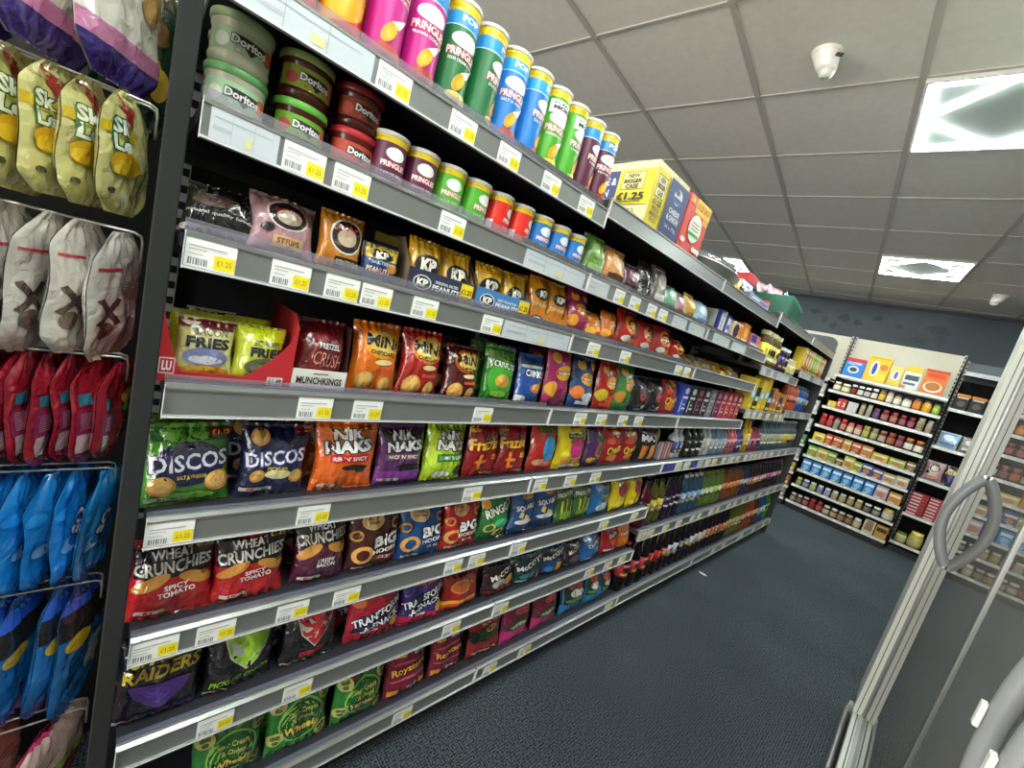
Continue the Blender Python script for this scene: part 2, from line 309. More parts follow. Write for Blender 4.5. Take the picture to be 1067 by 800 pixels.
D['trans_r'] = ('#b01a34', [E(.5, .85, .5, .16, '#c22a3a'), P([(.0, .18), (.0, .5), (.98, .8), (.98, .42)], '#191b33'), T('TRANSFORM', .52, .56, .94, .15, '#e6e6ea', '#12122a', rot=20, b=.03), T('-A-SNACK', .58, .38, .75, .14, '#e6e6ea', '#12122a', rot=20, b=.03), E(.15, .8, .12, .08, '#e0784a'), R(.35,.18,.58,.22,WH), E(.88, .3, .1, .1, '#d9a040')])
D['trans_p'] = ('#3f2a7a', [E(.5, .9, .4, .1, '#c05a30'), R(0, .0, 1, .22, '#b81a38'), P([(.0, .2), (.0, .5), (.98, .84), (.98, .44)], '#191b33'), T('TRANSFORM', .5, .58, .94, .15, '#e6e6ea', '#12122a', rot=20, b=.03), T('-A-SNACK', .52, .4, .72, .14, '#e6e6ea', '#12122a', rot=20, b=.03), T('BEEF', .45, .22, .22, .05, WH), E(.88, .3, .1, .12, '#e0b040')])
D['tom'] = ('#9c1a1c', [T('SCRUMMY', .5, .93, .6, .07, '#5a1512'), E(.4, .68, .24, .16, '#b0522a'), G(.4, .68, .26, .17, .2, '#c98a3a'), E(.78, .75, .12, .09, '#b0652a'), R(0, .22, 1, .32, '#e8b020'), R(0, .14, 1, .22, '#d8481c')])
D['mccoy'] = ('#2a1414', [T("McCOY'S", .55, .7, .85, .15, '#ddd8d0', BK, rot=14, b=.04), E(.4, .4, .22, .14, '#a8a8a0'), E(.75, .42, .18, .16, '#c98a2a'), R(.05, .1, .95, .2, '#6a1a18'), E(.6, .2, .25, .07, '#b0301c')])
D['mccoy_t'] = ('#163c40', [T("McCOY'S", .5, .66, .92, .15, '#ddd8d0', BK, rot=14, b=.04), E(.4, .3, .25, .12, '#2a7c84'), R(.76, .1, .88, .4, '#c98a2a'), E(.3, .12, .2, .05, '#8ab0a0')])
D['mccoy_b'] = ('#1d3f78', [R(0, .55, 1, .96, '#151a20'), T("McCOY'S", .5, .72, .9, .15, '#ddd8d0', BK, rot=14, b=.04), R(.55, .1, .8, .45, '#c98a2a'), E(.3, .25, .2, .1, '#3a78b0')])
D['dark_p'] = ('#241a22', [T("McCOY'S", .55, .7, .8, .14, '#cfcac6', BK, rot=14), E(.5, .35, .3, .15, '#5a3f4a'), R(.1, .1, .9, .16, '#8a8590')])
D['dor_b'] = ('#1d5ea0', [T('Doritos', .6, .68, .75, .14, WH, BK, rot=10, b=.03), P([(.35, .55), (.85, .6), (.55, .25)], '#2a86cf'), P([(.6, .45), (.85, .45), (.75, .2)], '#d9a040'), E(.3, .1, .25, .06, '#cfd8e0')])
D['dor_r'] = ('#a3181c', [T('Doritos', .6, .7, .7, .12, WH, BK, rot=10, b=.03), P([(.3, .5), (.8, .55), (.5, .25)], '#d04a2a'), R(.1, .12, .7, .2, '#dfdad4')])
D['dor_o'] = ('#cf6418', [T('Doritos', .5, .72, .8, .12, '#e8d8b0', '#6a2a10', rot=10, b=.03), P([(.2, .5), (.7, .5), (.5, .2)], '#e8922a'), E(.6, .2, .2, .08, '#f0b850')])
D['wheels'] = ('#2d7a31', [R(0, .9, 1, .97, '#3f9140'), E(.3, .92, .12, .05, '#b8242a'), R(.55, .88, .85, .96, '#b9b9a8'), E(.52, .5, .37, .34, '#8fc455'), E(.52, .5, .345, .315, '#1d5c26'), T('Sour Cream', .52, .66, .46, .08, '#cdb55c'), T('& Onion', .53, .54, .34, .08, '#cdb55c'), T('Wheels', .52, .38, .56, .13, '#e0bd50', '#12331a', b=.04)] + sum([[E(x, y, .13, .11, '#b9b465'), E(x + .03, y + .03, .045, .035, '#4c6a2c'), E(x - .04, y + .03, .04, .035, '#4c6a2c'), E(x, y - .05, .05, .035, '#4c6a2c')] for x, y in ((.14, .82), (.12, .3), (.88, .2), (.9, .82))], []))
D['roast'] = ('#7a1a30', [R(.15, .84, .4, .92, '#d9a040'), R(.18, .87, .42, .96, '#b07a2a'), R(.6, .84, .85, .93, '#cfcfc4'), E(.5, .72, .4, .03, '#a84a60'), T('Roysters', .5, .58, .82, .17, '#e0a83a', '#4a0d1a', rot=6, b=.03), E(.5, .4, .45, .025, '#b85a70'), R(.05, .1, .3, .22, '#d99a3a'), R(.78, .14, .98, .26, '#d99a3a'), T('Steak', .6, .2, .3, .07, WH)])
D['prawn_k'] = ('#8c1c1e', [E(.5, .52, .55, .18, '#1f3a1c'), E(.6, .62, .18, .08, '#d9a040'), T('McPOTATO', .6, .78, .6, .07, '#cfa870', rot=8), R(.1, .1, .8, .16, '#cfa0a0'), E(.1, .5, .1, .14, '#101810')])
D['pop_p'] = ('#c2307c', [R(0, .32, 1, .95, '#7d2340'), E(.5, .45, .48, .16, '#2c4a2c'), E(.6, .75, .28, .1, '#c9584a'), E(.5, .4, .3, .06, '#b0c090')])
D['pop_b'] = ('#2a86bd', [R(0, .28, 1, .95, '#2b3f36'), E(.55, .75, .35, .14, '#d05a4a'), E(.55, .55, .3, .1, '#e8e4dc'), E(.5, .38, .4, .06, '#5a8a4a')])
D['crush'] = ('#6c1418', [T('PRETZEL', .62, .62, .45, .08, WH, rot=-3), T('CRUSH', .62, .42, .6, .2, '#c98a80', rot=-8, b=.0), E(.4, .75, .3, .05, '#8a2226')])
def mini(c, c2, tc=BK): return (c, [E(.55, .72, .4, .22, c2), E(.55, .72, .32, .17, '#e8c860'), T('MiNi', .55, .74, .7, .17, tc, None, rot=-6, b=.03), T('CHEDDARS', .55, .58, .55, .06, tc, rot=-6), E(.6, .45, .2, .04, '#efd89a')] + chip(.28, .16, .19) + chip(.7, .13, .14) + [R(.45, .3, .85, .35, '#d8503a')])
D['mini_o'] = mini('#dc6e16', '#f0a028'); D['mini_r'] = mini('#9c1e16', '#e07a28'); D['mini_d'] = mini('#4c1112', '#b05a20')
D['crink_g'] = ('#2b8226', [R(0, .78, 1, .97, '#7a9a5a'), E(.5, .82, .35, .08, '#5c8a2c'), E(.5, .42, .42, .34, '#46a82c'), T('CRINKLYS', .52, .66, .72, .11, '#e6ecd8', '#12331a', rot=-5, b=.03), E(.52, .38, .25, .12, '#d09a3c'), E(.46, .42, .12, .07, '#e8bd60'), E(.5, .14, .3, .06, '#8ad040')])
D['crink_b'] = ('#1c4a96', [R(0, .74, 1, .97, '#143468'), T('CRINKLYS', .55, .62, .78, .13, '#e6e8ee', BK, rot=-3, b=.03), E(.6, .34, .26, .1, '#c9853c'), E(.55, .36, .14, .06, '#e8b060'), E(.1, .1, .2, .08, '#d0d8d8'), E(.35, .76, .5, .03, '#b5c0b0')])
def walk(c, c2, c3): return (c, [E(.55, .58, .3, .13, '#e0a820'), R(.28, .54, .86, .62, '#b3202a'), T('Walkers', .57, .58, .5, .06, WH, rot=3), E(.25, .84, .16, .1, '#d8962c'), E(.2, .3, .2, .13, c2), E(.8, .86, .14, .09, '#d8962c'), E(.65, .22, .3, .1, c3), R(.2, .06, .8, .13, c3)])
D['walk_m'] = walk('#a1265c', '#d99a2c', '#7c1a48'); D['walk_o'] = walk('#d8701c', '#f0a83a', '#c94a1c'); D['walk_bo'] = walk('#1e4a80', '#e07a2c', '#dfe8ee'); D['walk_r'] = walk('#a62218', '#c9b02c', '#e0501c'); D['walk_g'] = walk('#3a8a3a', '#c98a2a', '#2c6c2c')
D['dk_mum'] = ('#1c1a1e', [E(.5, .6, .26, .22, '#4a4248'), E(.5, .45, .16, .14, '#b0484a'), E(.7, .15, .14, .06, '#d9c58a'), R(.2, .05, .8, .1, '#8a8a8a')])
D['red_mon'] = ('#b0221a', [E(.5, .62, .3, .25, '#e07a2a'), E(.5, .62, .2, .16, '#4a1c14'), E(.5, .62, .12, .09, '#d8b03a'), E(.35, .25, .2, .09, '#dfe0d4'), E(.7, .2, .18, .08, '#e0861e'), R(.1, .04, .7, .1, '#e0d8d0')])
D['pork_p'] = ('#b58890', [E(.5, .66, .33, .26, '#2a1a1c'), G(.5, .66, .33, .26, .1, '#d8d0c8'), T('PORK', .5, .72, .4, .1, '#9a2024'), E(.5, .62, .2, .13, '#b0a090'), R(.3, .12, .75, .3, '#d9b880'), T('STRIPS', .52, .22, .34, .09, '#a04830'), E(.2, .4, .09, .07, '#2a2022')])
D['pork_o'] = ('#c07a20', [E(.55, .6, .38, .3, '#2a1a1c'), G(.55, .6, .38, .3, .1, '#e0d8c8'), T('PORK', .55, .72, .46, .1, '#b02a24'), E(.55, .58, .22, .15, '#b9a48a'), R(.35, .08, .98, .25, '#2a1d14'), T('SCRATCHINGS', .66, .16, .56, .09, '#d0c0a8')])
D['kp_s'] = ('#274a7c', [R(0, .6, 1, .97, '#e0b820'), E(.5, .72, .32, .15, BK), T('KP', .5, .72, .34, .18, '#efe8d8', b=.05), T('SALTED', .45, .5, .5, .08, '#c8d4e0'), T('PEANUTS', .42, .3, .66, .14, '#e8e0d8', '#8a2030', b=.04), E(.78, .42, .16, .12, '#c98a3a')])
D['kp_y'] = ('#d6a31a', [E(.5, .5, .38, .2, BK), T('KP', .5, .5, .46, .26, '#efe8d8', b=.06), T('PEANUTS', .5, .2, .7, .1, '#b0402a'), E(.5, .9, .3, .05, '#e8bd40')])
D['kp_br'] = ('#cf8a1c', [E(.5, .62, .38, .13, BK), T('KP', .5, .62, .4, .15, '#efe8d8', b=.06), T('DRY ROAST', .5, .4, .8, .08, '#efd8b0'), E(.5, .22, .3, .08, '#e0762a')])
D['bacon'] = ('#d9d28a', [R(0, .82, 1, .97, '#6a1f2a'), T('BACON', .55, .78, .6, .12, '#5a4a2a'), T('FRIES', .52, .6, .78, .18, '#1c2436', b=.04), E(.5, .36, .4, .16, '#7f87b8'), E(.5, .32, .3, .07, '#d8d8e0'), E(.5, .13, .44, .1, '#d09a2c'), E(.2, .92, .16, .06, '#d8c8a8')])
D['scampi'] = ('#c3c93a', [R(0, .74, 1, .97, '#d6e01c'), T('SCAMPI', .6, .7, .55, .1, '#5a5a2a'), T('FRIES', .62, .54, .7, .17, '#1c2436', b=.04), E(.6, .28, .42, .16, '#56604a'), E(.6, .26, .3, .08, '#8a9a6a'), R(.2, .05, .9, .1, '#a8b030')])
D['black'] = ('#121113', [T('natural quality foods', .5, .35, .9, .07, '#d0d0d0'), E(.4, .6, .34, .14, '#4a3830'), R(0, .03, 1, .12, '#9a9a9a'), R(0, .14, 1, .18, '#2a2a2a')])
def plain(c, c2, c3): return (c, [E(.5, .62, .3, .2, c2), R(.15, .15, .85, .3, c3), R(.1, .85, .9, .93, c3)])
D['p_green'] = plain('#5f8a35', '#8ab060', '#9ab878'); D['p_or'] = plain('#c98a4c', '#e0b080', '#5a3a20'); D['p_pu'] = plain('#553040', '#8a6070', '#3a2028')
D['p_bk'] = plain('#1e1c1e', '#4a4442', '#343032'); D['p_gy'] = plain('#6a6258', '#a8a098', '#d0ccc6'); D['p_mint'] = plain('#7fb39a', '#b8dccb', '#4f8a72')
D['p_pk'] = plain('#c08a94', '#e0b8c0', '#9a5060'); D['p_ye'] = plain('#cfa03c', '#e8c870', '#a87a20'); D['p_lb'] = plain('#9ab4cc', '#d8e4ee', '#5a80a8'); D['p_beige'] = plain('#b8a070', '#d8c898', '#e0dac8'); D['p_gold'] = plain('#c8962c', '#e0b858', '#efe6c8')
D['gold_cap'] = plain('#caa21e', '#e8ca40', '#8a1a1a')

# ------------------------------------------------------------------ room shell
XL, XR, YB, YF = -4.2, 2.5, -3.6, 6.6
fl = bpy.data.materials.new('carpet'); fl.use_nodes = True; nt = fl.node_tree; N = nt.nodes; b = N['Principled BSDF']
tc = N.new('ShaderNodeTexCoord'); n1 = N.new('ShaderNodeTexNoise'); n1.inputs['Scale'].default_value = 170; n1.inputs['Detail'].default_value = 3
n2 = N.new('ShaderNodeTexNoise'); n2.inputs['Scale'].default_value = 1.7; n2.inputs['Detail'].default_value = 4
cr = N.new('ShaderNodeValToRGB'); cr.color_ramp.elements[0].position = .36; cr.color_ramp.elements[1].position = .66
cr.color_ramp.elements[0].color = lin('#1b2025'); cr.color_ramp.elements[1].color = lin('#5f676e')
cr2 = N.new('ShaderNodeValToRGB'); cr2.color_ramp.elements[0].position = .35; cr2.color_ramp.elements[1].position = .7
cr2.color_ramp.elements[0].color = (.82, .84, .84, 1); cr2.color_ramp.elements[1].color = (1.1, 1.1, 1.08, 1)
mx = N.new('ShaderNodeMix'); mx.data_type = 'RGBA'; mx.blend_type = 'MULTIPLY'; mx.inputs[0].default_value = 1
bu = N.new('ShaderNodeBump'); bu.inputs['Strength'].default_value = .7; bu.inputs['Distance'].default_value = .004
L = nt.links.new
L(tc.outputs['Object'], n1.inputs['Vector']); L(tc.outputs['Object'], n2.inputs['Vector']); L(n2.outputs['Fac'], cr2.inputs[0])
wv = []
for ax in 'XY':
    q = N.new('ShaderNodeTexWave'); q.bands_direction = ax; q.inputs['Scale'].default_value = 38; q.inputs['Distortion'].default_value = .6; q.inputs['Detail'].default_value = 1; L(tc.outputs['Object'], q.inputs['Vector']); wv.append(q)
mm = N.new('ShaderNodeMath'); mm.operation = 'MULTIPLY'; L(wv[0].outputs['Fac'], mm.inputs[0]); L(wv[1].outputs['Fac'], mm.inputs[1])
ma = N.new('ShaderNodeMath'); ma.operation = 'MULTIPLY_ADD'; L(mm.outputs[0], ma.inputs[0]); ma.inputs[1].default_value = .22; L(n1.outputs['Fac'], ma.inputs[2])
ms = N.new('ShaderNodeMath'); ms.operation = 'SUBTRACT'; L(ma.outputs[0], ms.inputs[0]); ms.inputs[1].default_value = .06
L(ms.outputs[0], cr.inputs[0]); L(cr.outputs[0], mx.inputs[6]); L(cr2.outputs[0], mx.inputs[7]); L(mx.outputs[2], b.inputs['Base Color']); L(ma.outputs[0], bu.inputs['Height']); L(bu.outputs[0], b.inputs['Normal'])
b.inputs['Roughness'].default_value = .95; b.inputs['Specular IOR Level'].default_value = .1
wallm = noisy('slate_wall_paint', '#3d454b', '#4c545a', 1.6, .75, lo=.45, hi=.6)
ceilm = noisy('ceiling_tile', '#dddad0', '#e3e0d6', 30, .9, bump=.05, bscale=300)
def slab(name, a, b_, m):
    mb = MB(); mb.box(*a, *b_, m); return struct(mb.build(name))
slab('floor', (XL, YB, -.1), (XR, YF, 0), fl)
slab('ceiling', (XL, YB, H), (XR, YF, H + .1), ceilm)
slab('wall_back', (XL, YF, 0), (XR, YF + .1, H), wallm)
slab('wall_left', (XL - .1, YB, 0), (XL, YF, H), wallm)
slab('wall_right', (XR, YB, 0), (XR + .1, YF, H), wallm)
slab('wall_front', (XL, YB - .1, 0), (XR, YB, H), M('#b8b8b2', 'paint'))
# patches of scuffed paint on the far wall
sm = noisy('scuffed_paint', '#384046', '#424a50', 9, .8)
mb = MB()
random.seed(4)
for cx, cz, rx, rz in ((-.42, 2.42, .07, .05), (-.27, 2.38, .045, .04), (-.75, 2.45, .06, .03), (-.1, 2.46, .05, .04), (.45, 2.42, .1, .06), (.5, 2.3, .05, .06), (-.5, 2.3, .04, .05), (.3, 2.27, .06, .03), (-.62, 2.36, .03, .04), (.12, 2.4, .03, .03)):
    pts = [(cx + rx * cos(a) * (1 + .35 * random.uniform(-1, 1)), cz + rz * sin(a) * (1 + .35 * random.uniform(-1, 1))) for a in [2 * pi * k / 14 for k in range(14)]]
    mb.prism(pts, YF - .0015, YF, sm, 'y')
struct(mb.build('trim_1'))
# T-bars of the suspended ceiling, turned with the grid
bar = M('#b9b6ad', 'paint')
def inside(p): return XL < p.x < XR and YB < p.y < YF
def clipseg(p, q):
    t0, t1 = 0.0, 1.0; d = q - p
    for ax, lo, hi in ((0, XL + .02, XR - .02), (1, YB + .02, YF - .01)):
        if abs(d[ax]) < 1e-9:
            if not lo < p[ax] < hi: return None
            continue
        a, b_ = (lo - p[ax]) / d[ax], (hi - p[ax]) / d[ax]
        if a > b_: a, b_ = b_, a
        t0 = max(t0, a); t1 = min(t1, b_)
    return (p + d * t0, p + d * t1) if t1 > t0 + .01 else None
mb = MB()
def barseg(p, q, w_, h_, mat):
    c = clipseg(p, q)
    if not c: return
    p, q = c; d = (q - p).normalized(); n_ = Vector((-d.y, d.x, 0)) * w_ / 2
    vs = [(v.x, v.y, z) for z in (H - h_, H + .001) for v in (p - n_, q - n_, q + n_, p + n_)]
    mb.add(vs, [(3, 2, 1, 0), (4, 5, 6, 7), (0, 1, 5, 4), (1, 2, 6, 5), (2, 3, 7, 6), (3, 0, 4, 7)], mat, True)
for i in range(-9, 10): barseg(ceil_pt(i, -14), ceil_pt(i, 14), .024, .005, bar)
for j in range(-14, 14): barseg(ceil_pt(-12, j), ceil_pt(12, j), .013, .0045, bar)
struct(mb.build('trim_2'))
mb = MB(); mb.box(XL, YF - .02, H - .03, XR, YF, H, M('#26292b', 'paint')); struct(mb.build('trim_3'))

# ------------------------------------------------------------------ ceiling panels (their light is here)
led = emit('led_strip', '#eef8f4', STRIP); opal = emit('opal_sheet', '#84908b', DIFF)
def fixture(i, j, label):
    c = ceil_pt(i + .5, j + .5); e = empty('ceiling_light', label, 'light', (c.x, c.y, H - .016), PSI, 'square panels in the ceiling')
    a = CA / 2 - .012; bb = CB / 2 - .012
    mb = MB(); t = .012
    for x0, y0, x1, y1 in ((-a, -bb, a, -bb + t), (-a, bb - t, a, bb), (-a, -bb + t, -a + t, bb - t), (a - t, -bb + t, a, bb - t)): mb.box(x0, y0, -.002, x1, y1, .015, M('#dcdcd8', 'paint'))
    mb.build('frame', e)
    mb = MB(); mb.box(-a + t, -bb + t, .003, a - t, bb - t, .009, opal); mb.build('diffuser', e)
    mb = MB(); a2, b2 = a - t - .004, bb - t - .004; ww = .02
    for (p, q) in (((-a2, -b2), (a2, -b2)), ((a2, -b2), (a2, b2)), ((a2, b2), (-a2, b2)), ((-a2, b2), (-a2, -b2)), ((-a2, 0), (0, b2)), ((0, b2), (a2, 0)), ((a2, 0), (0, -b2)), ((0, -b2), (-a2, 0))):
        p = Vector((p[0], p[1], 0)); q = Vector((q[0], q[1], 0)); d = (q - p).normalized(); p = p + d * .012; q = q - d * .012; n_ = Vector((-d.y, d.x, 0)) * ww / 2
        # keep edge strips inside the frame
        if abs(p.x) > a2 - .001 and abs(q.x) > a2 - .001 and p.x * q.x > 0: s_ = -1 if p.x > 0 else 1; p.x += s_ * ww / 2; q.x += s_ * ww / 2
        if abs(p.y) > b2 - .001 and abs(q.y) > b2 - .001 and p.y * q.y > 0: s_ = -1 if p.y > 0 else 1; p.y += s_ * ww / 2; q.y += s_ * ww / 2
        vs = [(v.x, v.y, z) for z in (-.003, .0028) for v in (p - n_, q - n_, q + n_, p + n_)]
        mb.add(vs, [(3, 2, 1, 0), (4, 5, 6, 7), (0, 1, 5, 4), (1, 2, 6, 5), (2, 3, 7, 6), (3, 0, 4, 7)], led, True)
    mb.build('light_strip', e)
fixture(2, 0, 'large bright square ceiling panel nearest the viewer, with glowing diamond strips')
fixture(2, 4, 'square ceiling panel with glowing diamond strips above the far shelves')
fixture(-1, 5, 'glowing ceiling panel partly hidden behind the foil tray on the top shelf')
for k, (i, j) in enumerate(((2, -4), (-1, -3), (-4, 1), (5, -2), (2, -8), (5, 3), (-4, 5))):
    fixture(i, j, ['ceiling panel over the aisle behind the viewer', 'ceiling panel behind the viewer to the left', 'ceiling panel over the neighbouring aisle', 'ceiling panel above the glass door cabinet', 'ceiling panel over the shop front', 'ceiling panel over the far right corner', 'ceiling panel over the far left corner'][k])
# sensors
def sensor(i, x, y, label, s=1.0, rz=0):
    e = empty('ceiling_sensor', label, 'sensor', (x, y, H), rz)
    mb = MB(); mb.lathe([(.052, -.012), (.055, -.006), (.055, 0)], 28, M('#e6e4dc', 'gloss')); mb.build('mounting_base', e)
    mb = MB()
    prof = []
    def f(a, b):
        r = .05 * (1 - .35 * b) * (1 if b < .85 else (1 - (b - .85) / .15 * .9)); an = 2 * pi * a
        return (r * cos(an) * (1.0) + b * .022, r * sin(an) * 1.0, -.012 - b * .062)
    mb.grid(f, 28, 10, M('#eceae2', 'gloss'), flip=True); mb.build('housing', e)
    mb = MB(); mb.box(.015, -.056, -.035, .04, -.043, -.028, M('#4a4a48', 'plastic')); mb.build('indicator', e)
    mb = MB()
    mb.grid(lambda a, b: (.022 + .03 * (1 - b * .5) * cos(2 * pi * a), .03 * (1 - b * .5) * sin(2 * pi * a), -.07 - .022 * sin(b * pi / 2)), 20, 5, M('#d8d6ce', 'gloss'), flip=True); mb.build('lens', e)
sensor(0, .058, 1.877, 'white plastic motion sensor on the near ceiling tile', rz=Rd(40))
sensor(1, .797, 5.637, 'small white motion sensor on the ceiling by the far wall', rz=Rd(160))

# ------------------------------------------------------------------ the long shelving run
RAIL = M('#949694', 'rail'); RAILW = M('#d8dadb', 'plastic'); DECK = M('#2c2c33', 'paint'); DARK = M('#1b1b1d', 'paint'); POST = M('#3a3b3c', 'paint'); LIPTOP = M('#5f6172', 'plastic')
LIP = clear('clear_plastic', '#efeaf6', .05, haze=.16)
TK = {}
def ticket_mesh(wd, style):
    k = (round(wd, 3), style)
    if k in TK: return TK[k]
    h = .041; mb = MB(); mb.box(0, 0, 0, .0012, wd, h, M('#c3cad0' if style else '#f4f4f0', 'plastic' if style else 'card'))
    fm = lambda a, b, off=0: (.0012 + off * .6, a * wd, b * h)
    sp = []
    if style == 0:
        sp = [R(.56, .06, .98, .56, '#f0dc1a'), T('£1.25', .77, .31, .3, .2, '#8a7c14', b=0)]
        sp += [R(.06 + .05 * q, .08, .06 + .05 * q + (.022 if q % 3 else .034), .32, '#77777c') for q in range(8)]
        sp += [R(.06, .72, .8, .76, '#9a9aa0'), R(.06, .6, .4, .63, '#a8a8ae'), R(.06, .44, .34, .47, '#a8a8ae')]
    elif style == 1: sp = [R(.05, .7, .9, .74, '#a8aeb4'), R(.05, .3, .3, .45, '#b0b6bb'), R(.3, 0, .305, 1, '#98a0a8'), R(.62, 0, .625, 1, '#98a0a8'), R(.5, .1, .6, .4, '#d8d290')]  # pale label strips; some of them paint glare on the rail
    draw(mb, fm, wd, h, sp, 'card', .03)
    TK[k] = mb.mesh('price_ticket'); return TK[k]
def shelf(unit, y0, y1, zb, depth=.40, x=0.0, tickets=(), lip=.018, name='shelf', purple=()):
    """zb = underside of the price rail; deck surface is .05 above it; tickets: (y0, width, style)"""
    mb = MB(); g = .0015
    mb.box(x - depth, y0 + g, zb + .028, x - .006, y1 - g, zb + .05, DECK)
    mb.box(x - depth, y0 + g, zb + .005, x - depth + .02, y1 - g, zb + .028, DARK)
    s = mb.build(name, unit)
    # price rail: channel with a rolled lip above and below
    mb = MB(); r = .0016
    prof = [(x - .006, zb + .003), (x, zb), (x + .004, zb + .0015), (x + .004, zb + .005), (x + .0008, zb + .006), (x + .0008, zb + .046), (x + .004, zb + .047), (x + .004, zb + .0505), (x - .003, zb + .055), (x - .009, zb + .0555), (x - .006, zb + .048)]
    mb.prism(prof, y0 + g, y1 - g, RAIL, 'y'); mb.build('price_rail', s)
    mb = MB(); mb.box(x - .02, y0 + g, zb + .0505, x - .0095, y1 - g, zb + .0565, LIPTOP); mb.build('front_edge', s)
    mb = MB()
    for yy in (y0 + g, y1 - g - .0012): mb.box(x + .001, yy, zb, x + .0055, yy + .0012, zb + .054, RAILW)
    mb.box(x + .0042, y0 + g, zb + .0015, x + .0052, y1 - g, zb + .0045, RAILW); mb.build('rail_edging', s)
    if lip:
        mb = MB(); mb.box(x - .0225, y0 + g, zb + .0505, x - .021, y1 - g, zb + .0565 + lip, LIP); mb.build('clear_lip', s)
    for (a, wd, st) in tickets:
        if a + wd > y1 - .002: wd = y1 - .002 - a
        if wd < .01: continue
        t = bpy.data.objects.new('price_ticket', ticket_mesh(wd, st)); COL.objects.link(t); t.parent = s; t.location = (x + .0016, a, zb + .0055)
    for a, b_, c in purple:
        mb = MB(); mb.box(x + .001, a, zb + .006, x + .002, b_, zb + .046, M(c, 'card')); mb.build('rail_strip', s)
    return s
def slots(mb, x, y0, y1, z0, z1, plane='y'):
    z = z0
    while z < z1: mb.box(x, y0, z, x + .012, y1, z + .016, M('#0c0c0d', 'matte')); z += .032
BAY = [0, .9, 1.785, 2.665, 3.55, 4.43]
RB = {8: .0965, 7: .350, 6: .574, 5: .799, 4: 1.026, 3: 1.257, 2: 1.437, 1: 1.618}
DZ = {k: v + .05 for k, v in RB.items()}
UNITS = []
NM = ['nearest', 'second', 'middle', 'fourth', 'furthest']
for n in range(5):
    y0, y1 = BAY[n], BAY[n + 1]; zt = 1.70 if n == 0 else 1.74
    u = empty('shelving_unit', '%s bay of the long grey shelving run down the left of the aisle' % NM[n], 'shelving', (0, 0, 0), group='bays of the long shelving run'); UNITS.append(u)
    mb = MB(); mb.box(-.445, y0 + .001, .0, -.432, y1 - .001, zt, noisy('perforated_back', '#141416', '#1d1d20', 40, .7) if n == 0 else bpy.data.materials['perforated_back']); mb.build('back_panel', u)
    for yy in ((y0 + .004, y0 + .026), (y1 - .017, y1 - .002)):
        mb = MB(); mb.box(-.431, yy[0], 0, -.405, yy[1], zt, M('#a9aaa8', 'paint')); z = .16
        while z < zt - .02: mb.box(-.4055, yy[0] + .002, z, -.4045, yy[1] - .002, z + .016, M('#0c0c0d', 'matte')); z += .034
        mb.build('slotted_upright', u)
    mb = MB(); mb.box(-.43, y0 + .001, 0, -.05, y1 - .001, .098, DARK); mb.build('plinth', u)
def TS(*a): return [(y, .001 + wd, 0) for y, wd in a]
TICK = {}
TICK = {1: [(0.02, 0.19, 1), (0.218, .062, 0), (0.366, .062, 0), (0.491, .062, 0), (0.632, .062, 0), (0.774, .062, 0)],
 2: [(.012, .085, 1), (0.104, .062, 0), (0.18, .062, 0), (0.392, .062, 0), (.64, .24, 1), (.905, .1, 1), (1.042, .055, 0), (1.135, .062, 0), (1.251, .062, 0), (1.336, .062, 0), (1.45, .12, 1), (1.6, .15, 1), (1.86, .2, 1), (2.1, .2, 1)],  # the long pale run before the bay end paints rail glare
 3: [(0.004, .062, 0), (0.114, .06, 0), (0.199, .061, 0), (0.265, .061, 0), (0.373, .061, 0), (0.561, .062, 0), (.63, .26, 1), (0.987, .062, 0), (1.176, .062, 0), (1.599, .062, 0), (1.682, .062, 0)],
 4: [(0.192, .062, 0), (0.295, .062, 0), (0.606, .062, 0), (1.025, .062, 0), (1.149, .06, 0), (1.291, .06, 0), (1.409, .06, 0)],
 5: [(0.003, .062, 0), (0.228, .063, 0), (0.641, .063, 0), (0.921, .06, 0), (1.075, .062, 0), (1.226, .062, 0), (1.93, .07, 0), (2.03, .07, 0), (2.2, .07, 1), (2.3, .07, 0), (2.4, .07, 0), (2.55, .07, 0), (2.70, .07, 0), (2.80, .07, 0), (2.957, .07, 0), (3.07, .07, 0), (3.162, .07, 0), (3.272, .07, 0), (3.4, .07, 0), (3.58, .07, 0), (3.78, .07, 0), (4.0, .07, 0)],
 6: [(0.004, .064, 0), (0.093, .061, 0), (0.226, .062, 0), (0.341, .062, 0), (0.644, .06, 0), (0.729, .06, 0), (0.905, .062, 0), (1.396, .063, 0), (1.644, .06, 0)],
 7: [(0.119, .061, 0), (0.273, .061, 0), (0.7, .063, 0), (0.905, .06, 0), (1.405, .062, 0), (1.546, .061, 0), (1.664, .062, 0)],
 8: [(.2, .062, 0), (0.598, .062, 0), (0.937, .062, 0), (1.11, .065, 0), (1.686, .065, 0), (2.652, .09, 0), (3.0, .07, 0), (3.2, .07, 0), (3.6, .07, 0), (3.9, .07, 0), (4.2, .07, 0)],
 '6b': [(1.80, .065, 0), (1.875, .07, 0), (2.035, .07, 0), (2.193, .07, 0), (2.38, .06, 0), (2.48, .06, 0), (2.68, .06, 0), (2.78, .06, 0), (2.971, .07, 0), (3.1, .07, 0), (3.286, .065, 0), (3.44, .069, 0), (3.68, .07, 0), (3.9, .07, 0), (4.1, .07, 0)],
 '4b': [(2.69, .07, 0), (2.8, .07, 0), (2.93, .07, 0), (3.1, .07, 0), (3.3, .07, 0), (3.42, .07, 0)], '4c': [(3.6, .07, 1), (3.8, .07, 1), (4.0, .2, 1)],
 '2b': [(2.69, .07, 1), (2.85, .07, 1), (3.0, .3, 1)], '2c': [(3.58, .3, 1), (4.0, .3, 1)]}
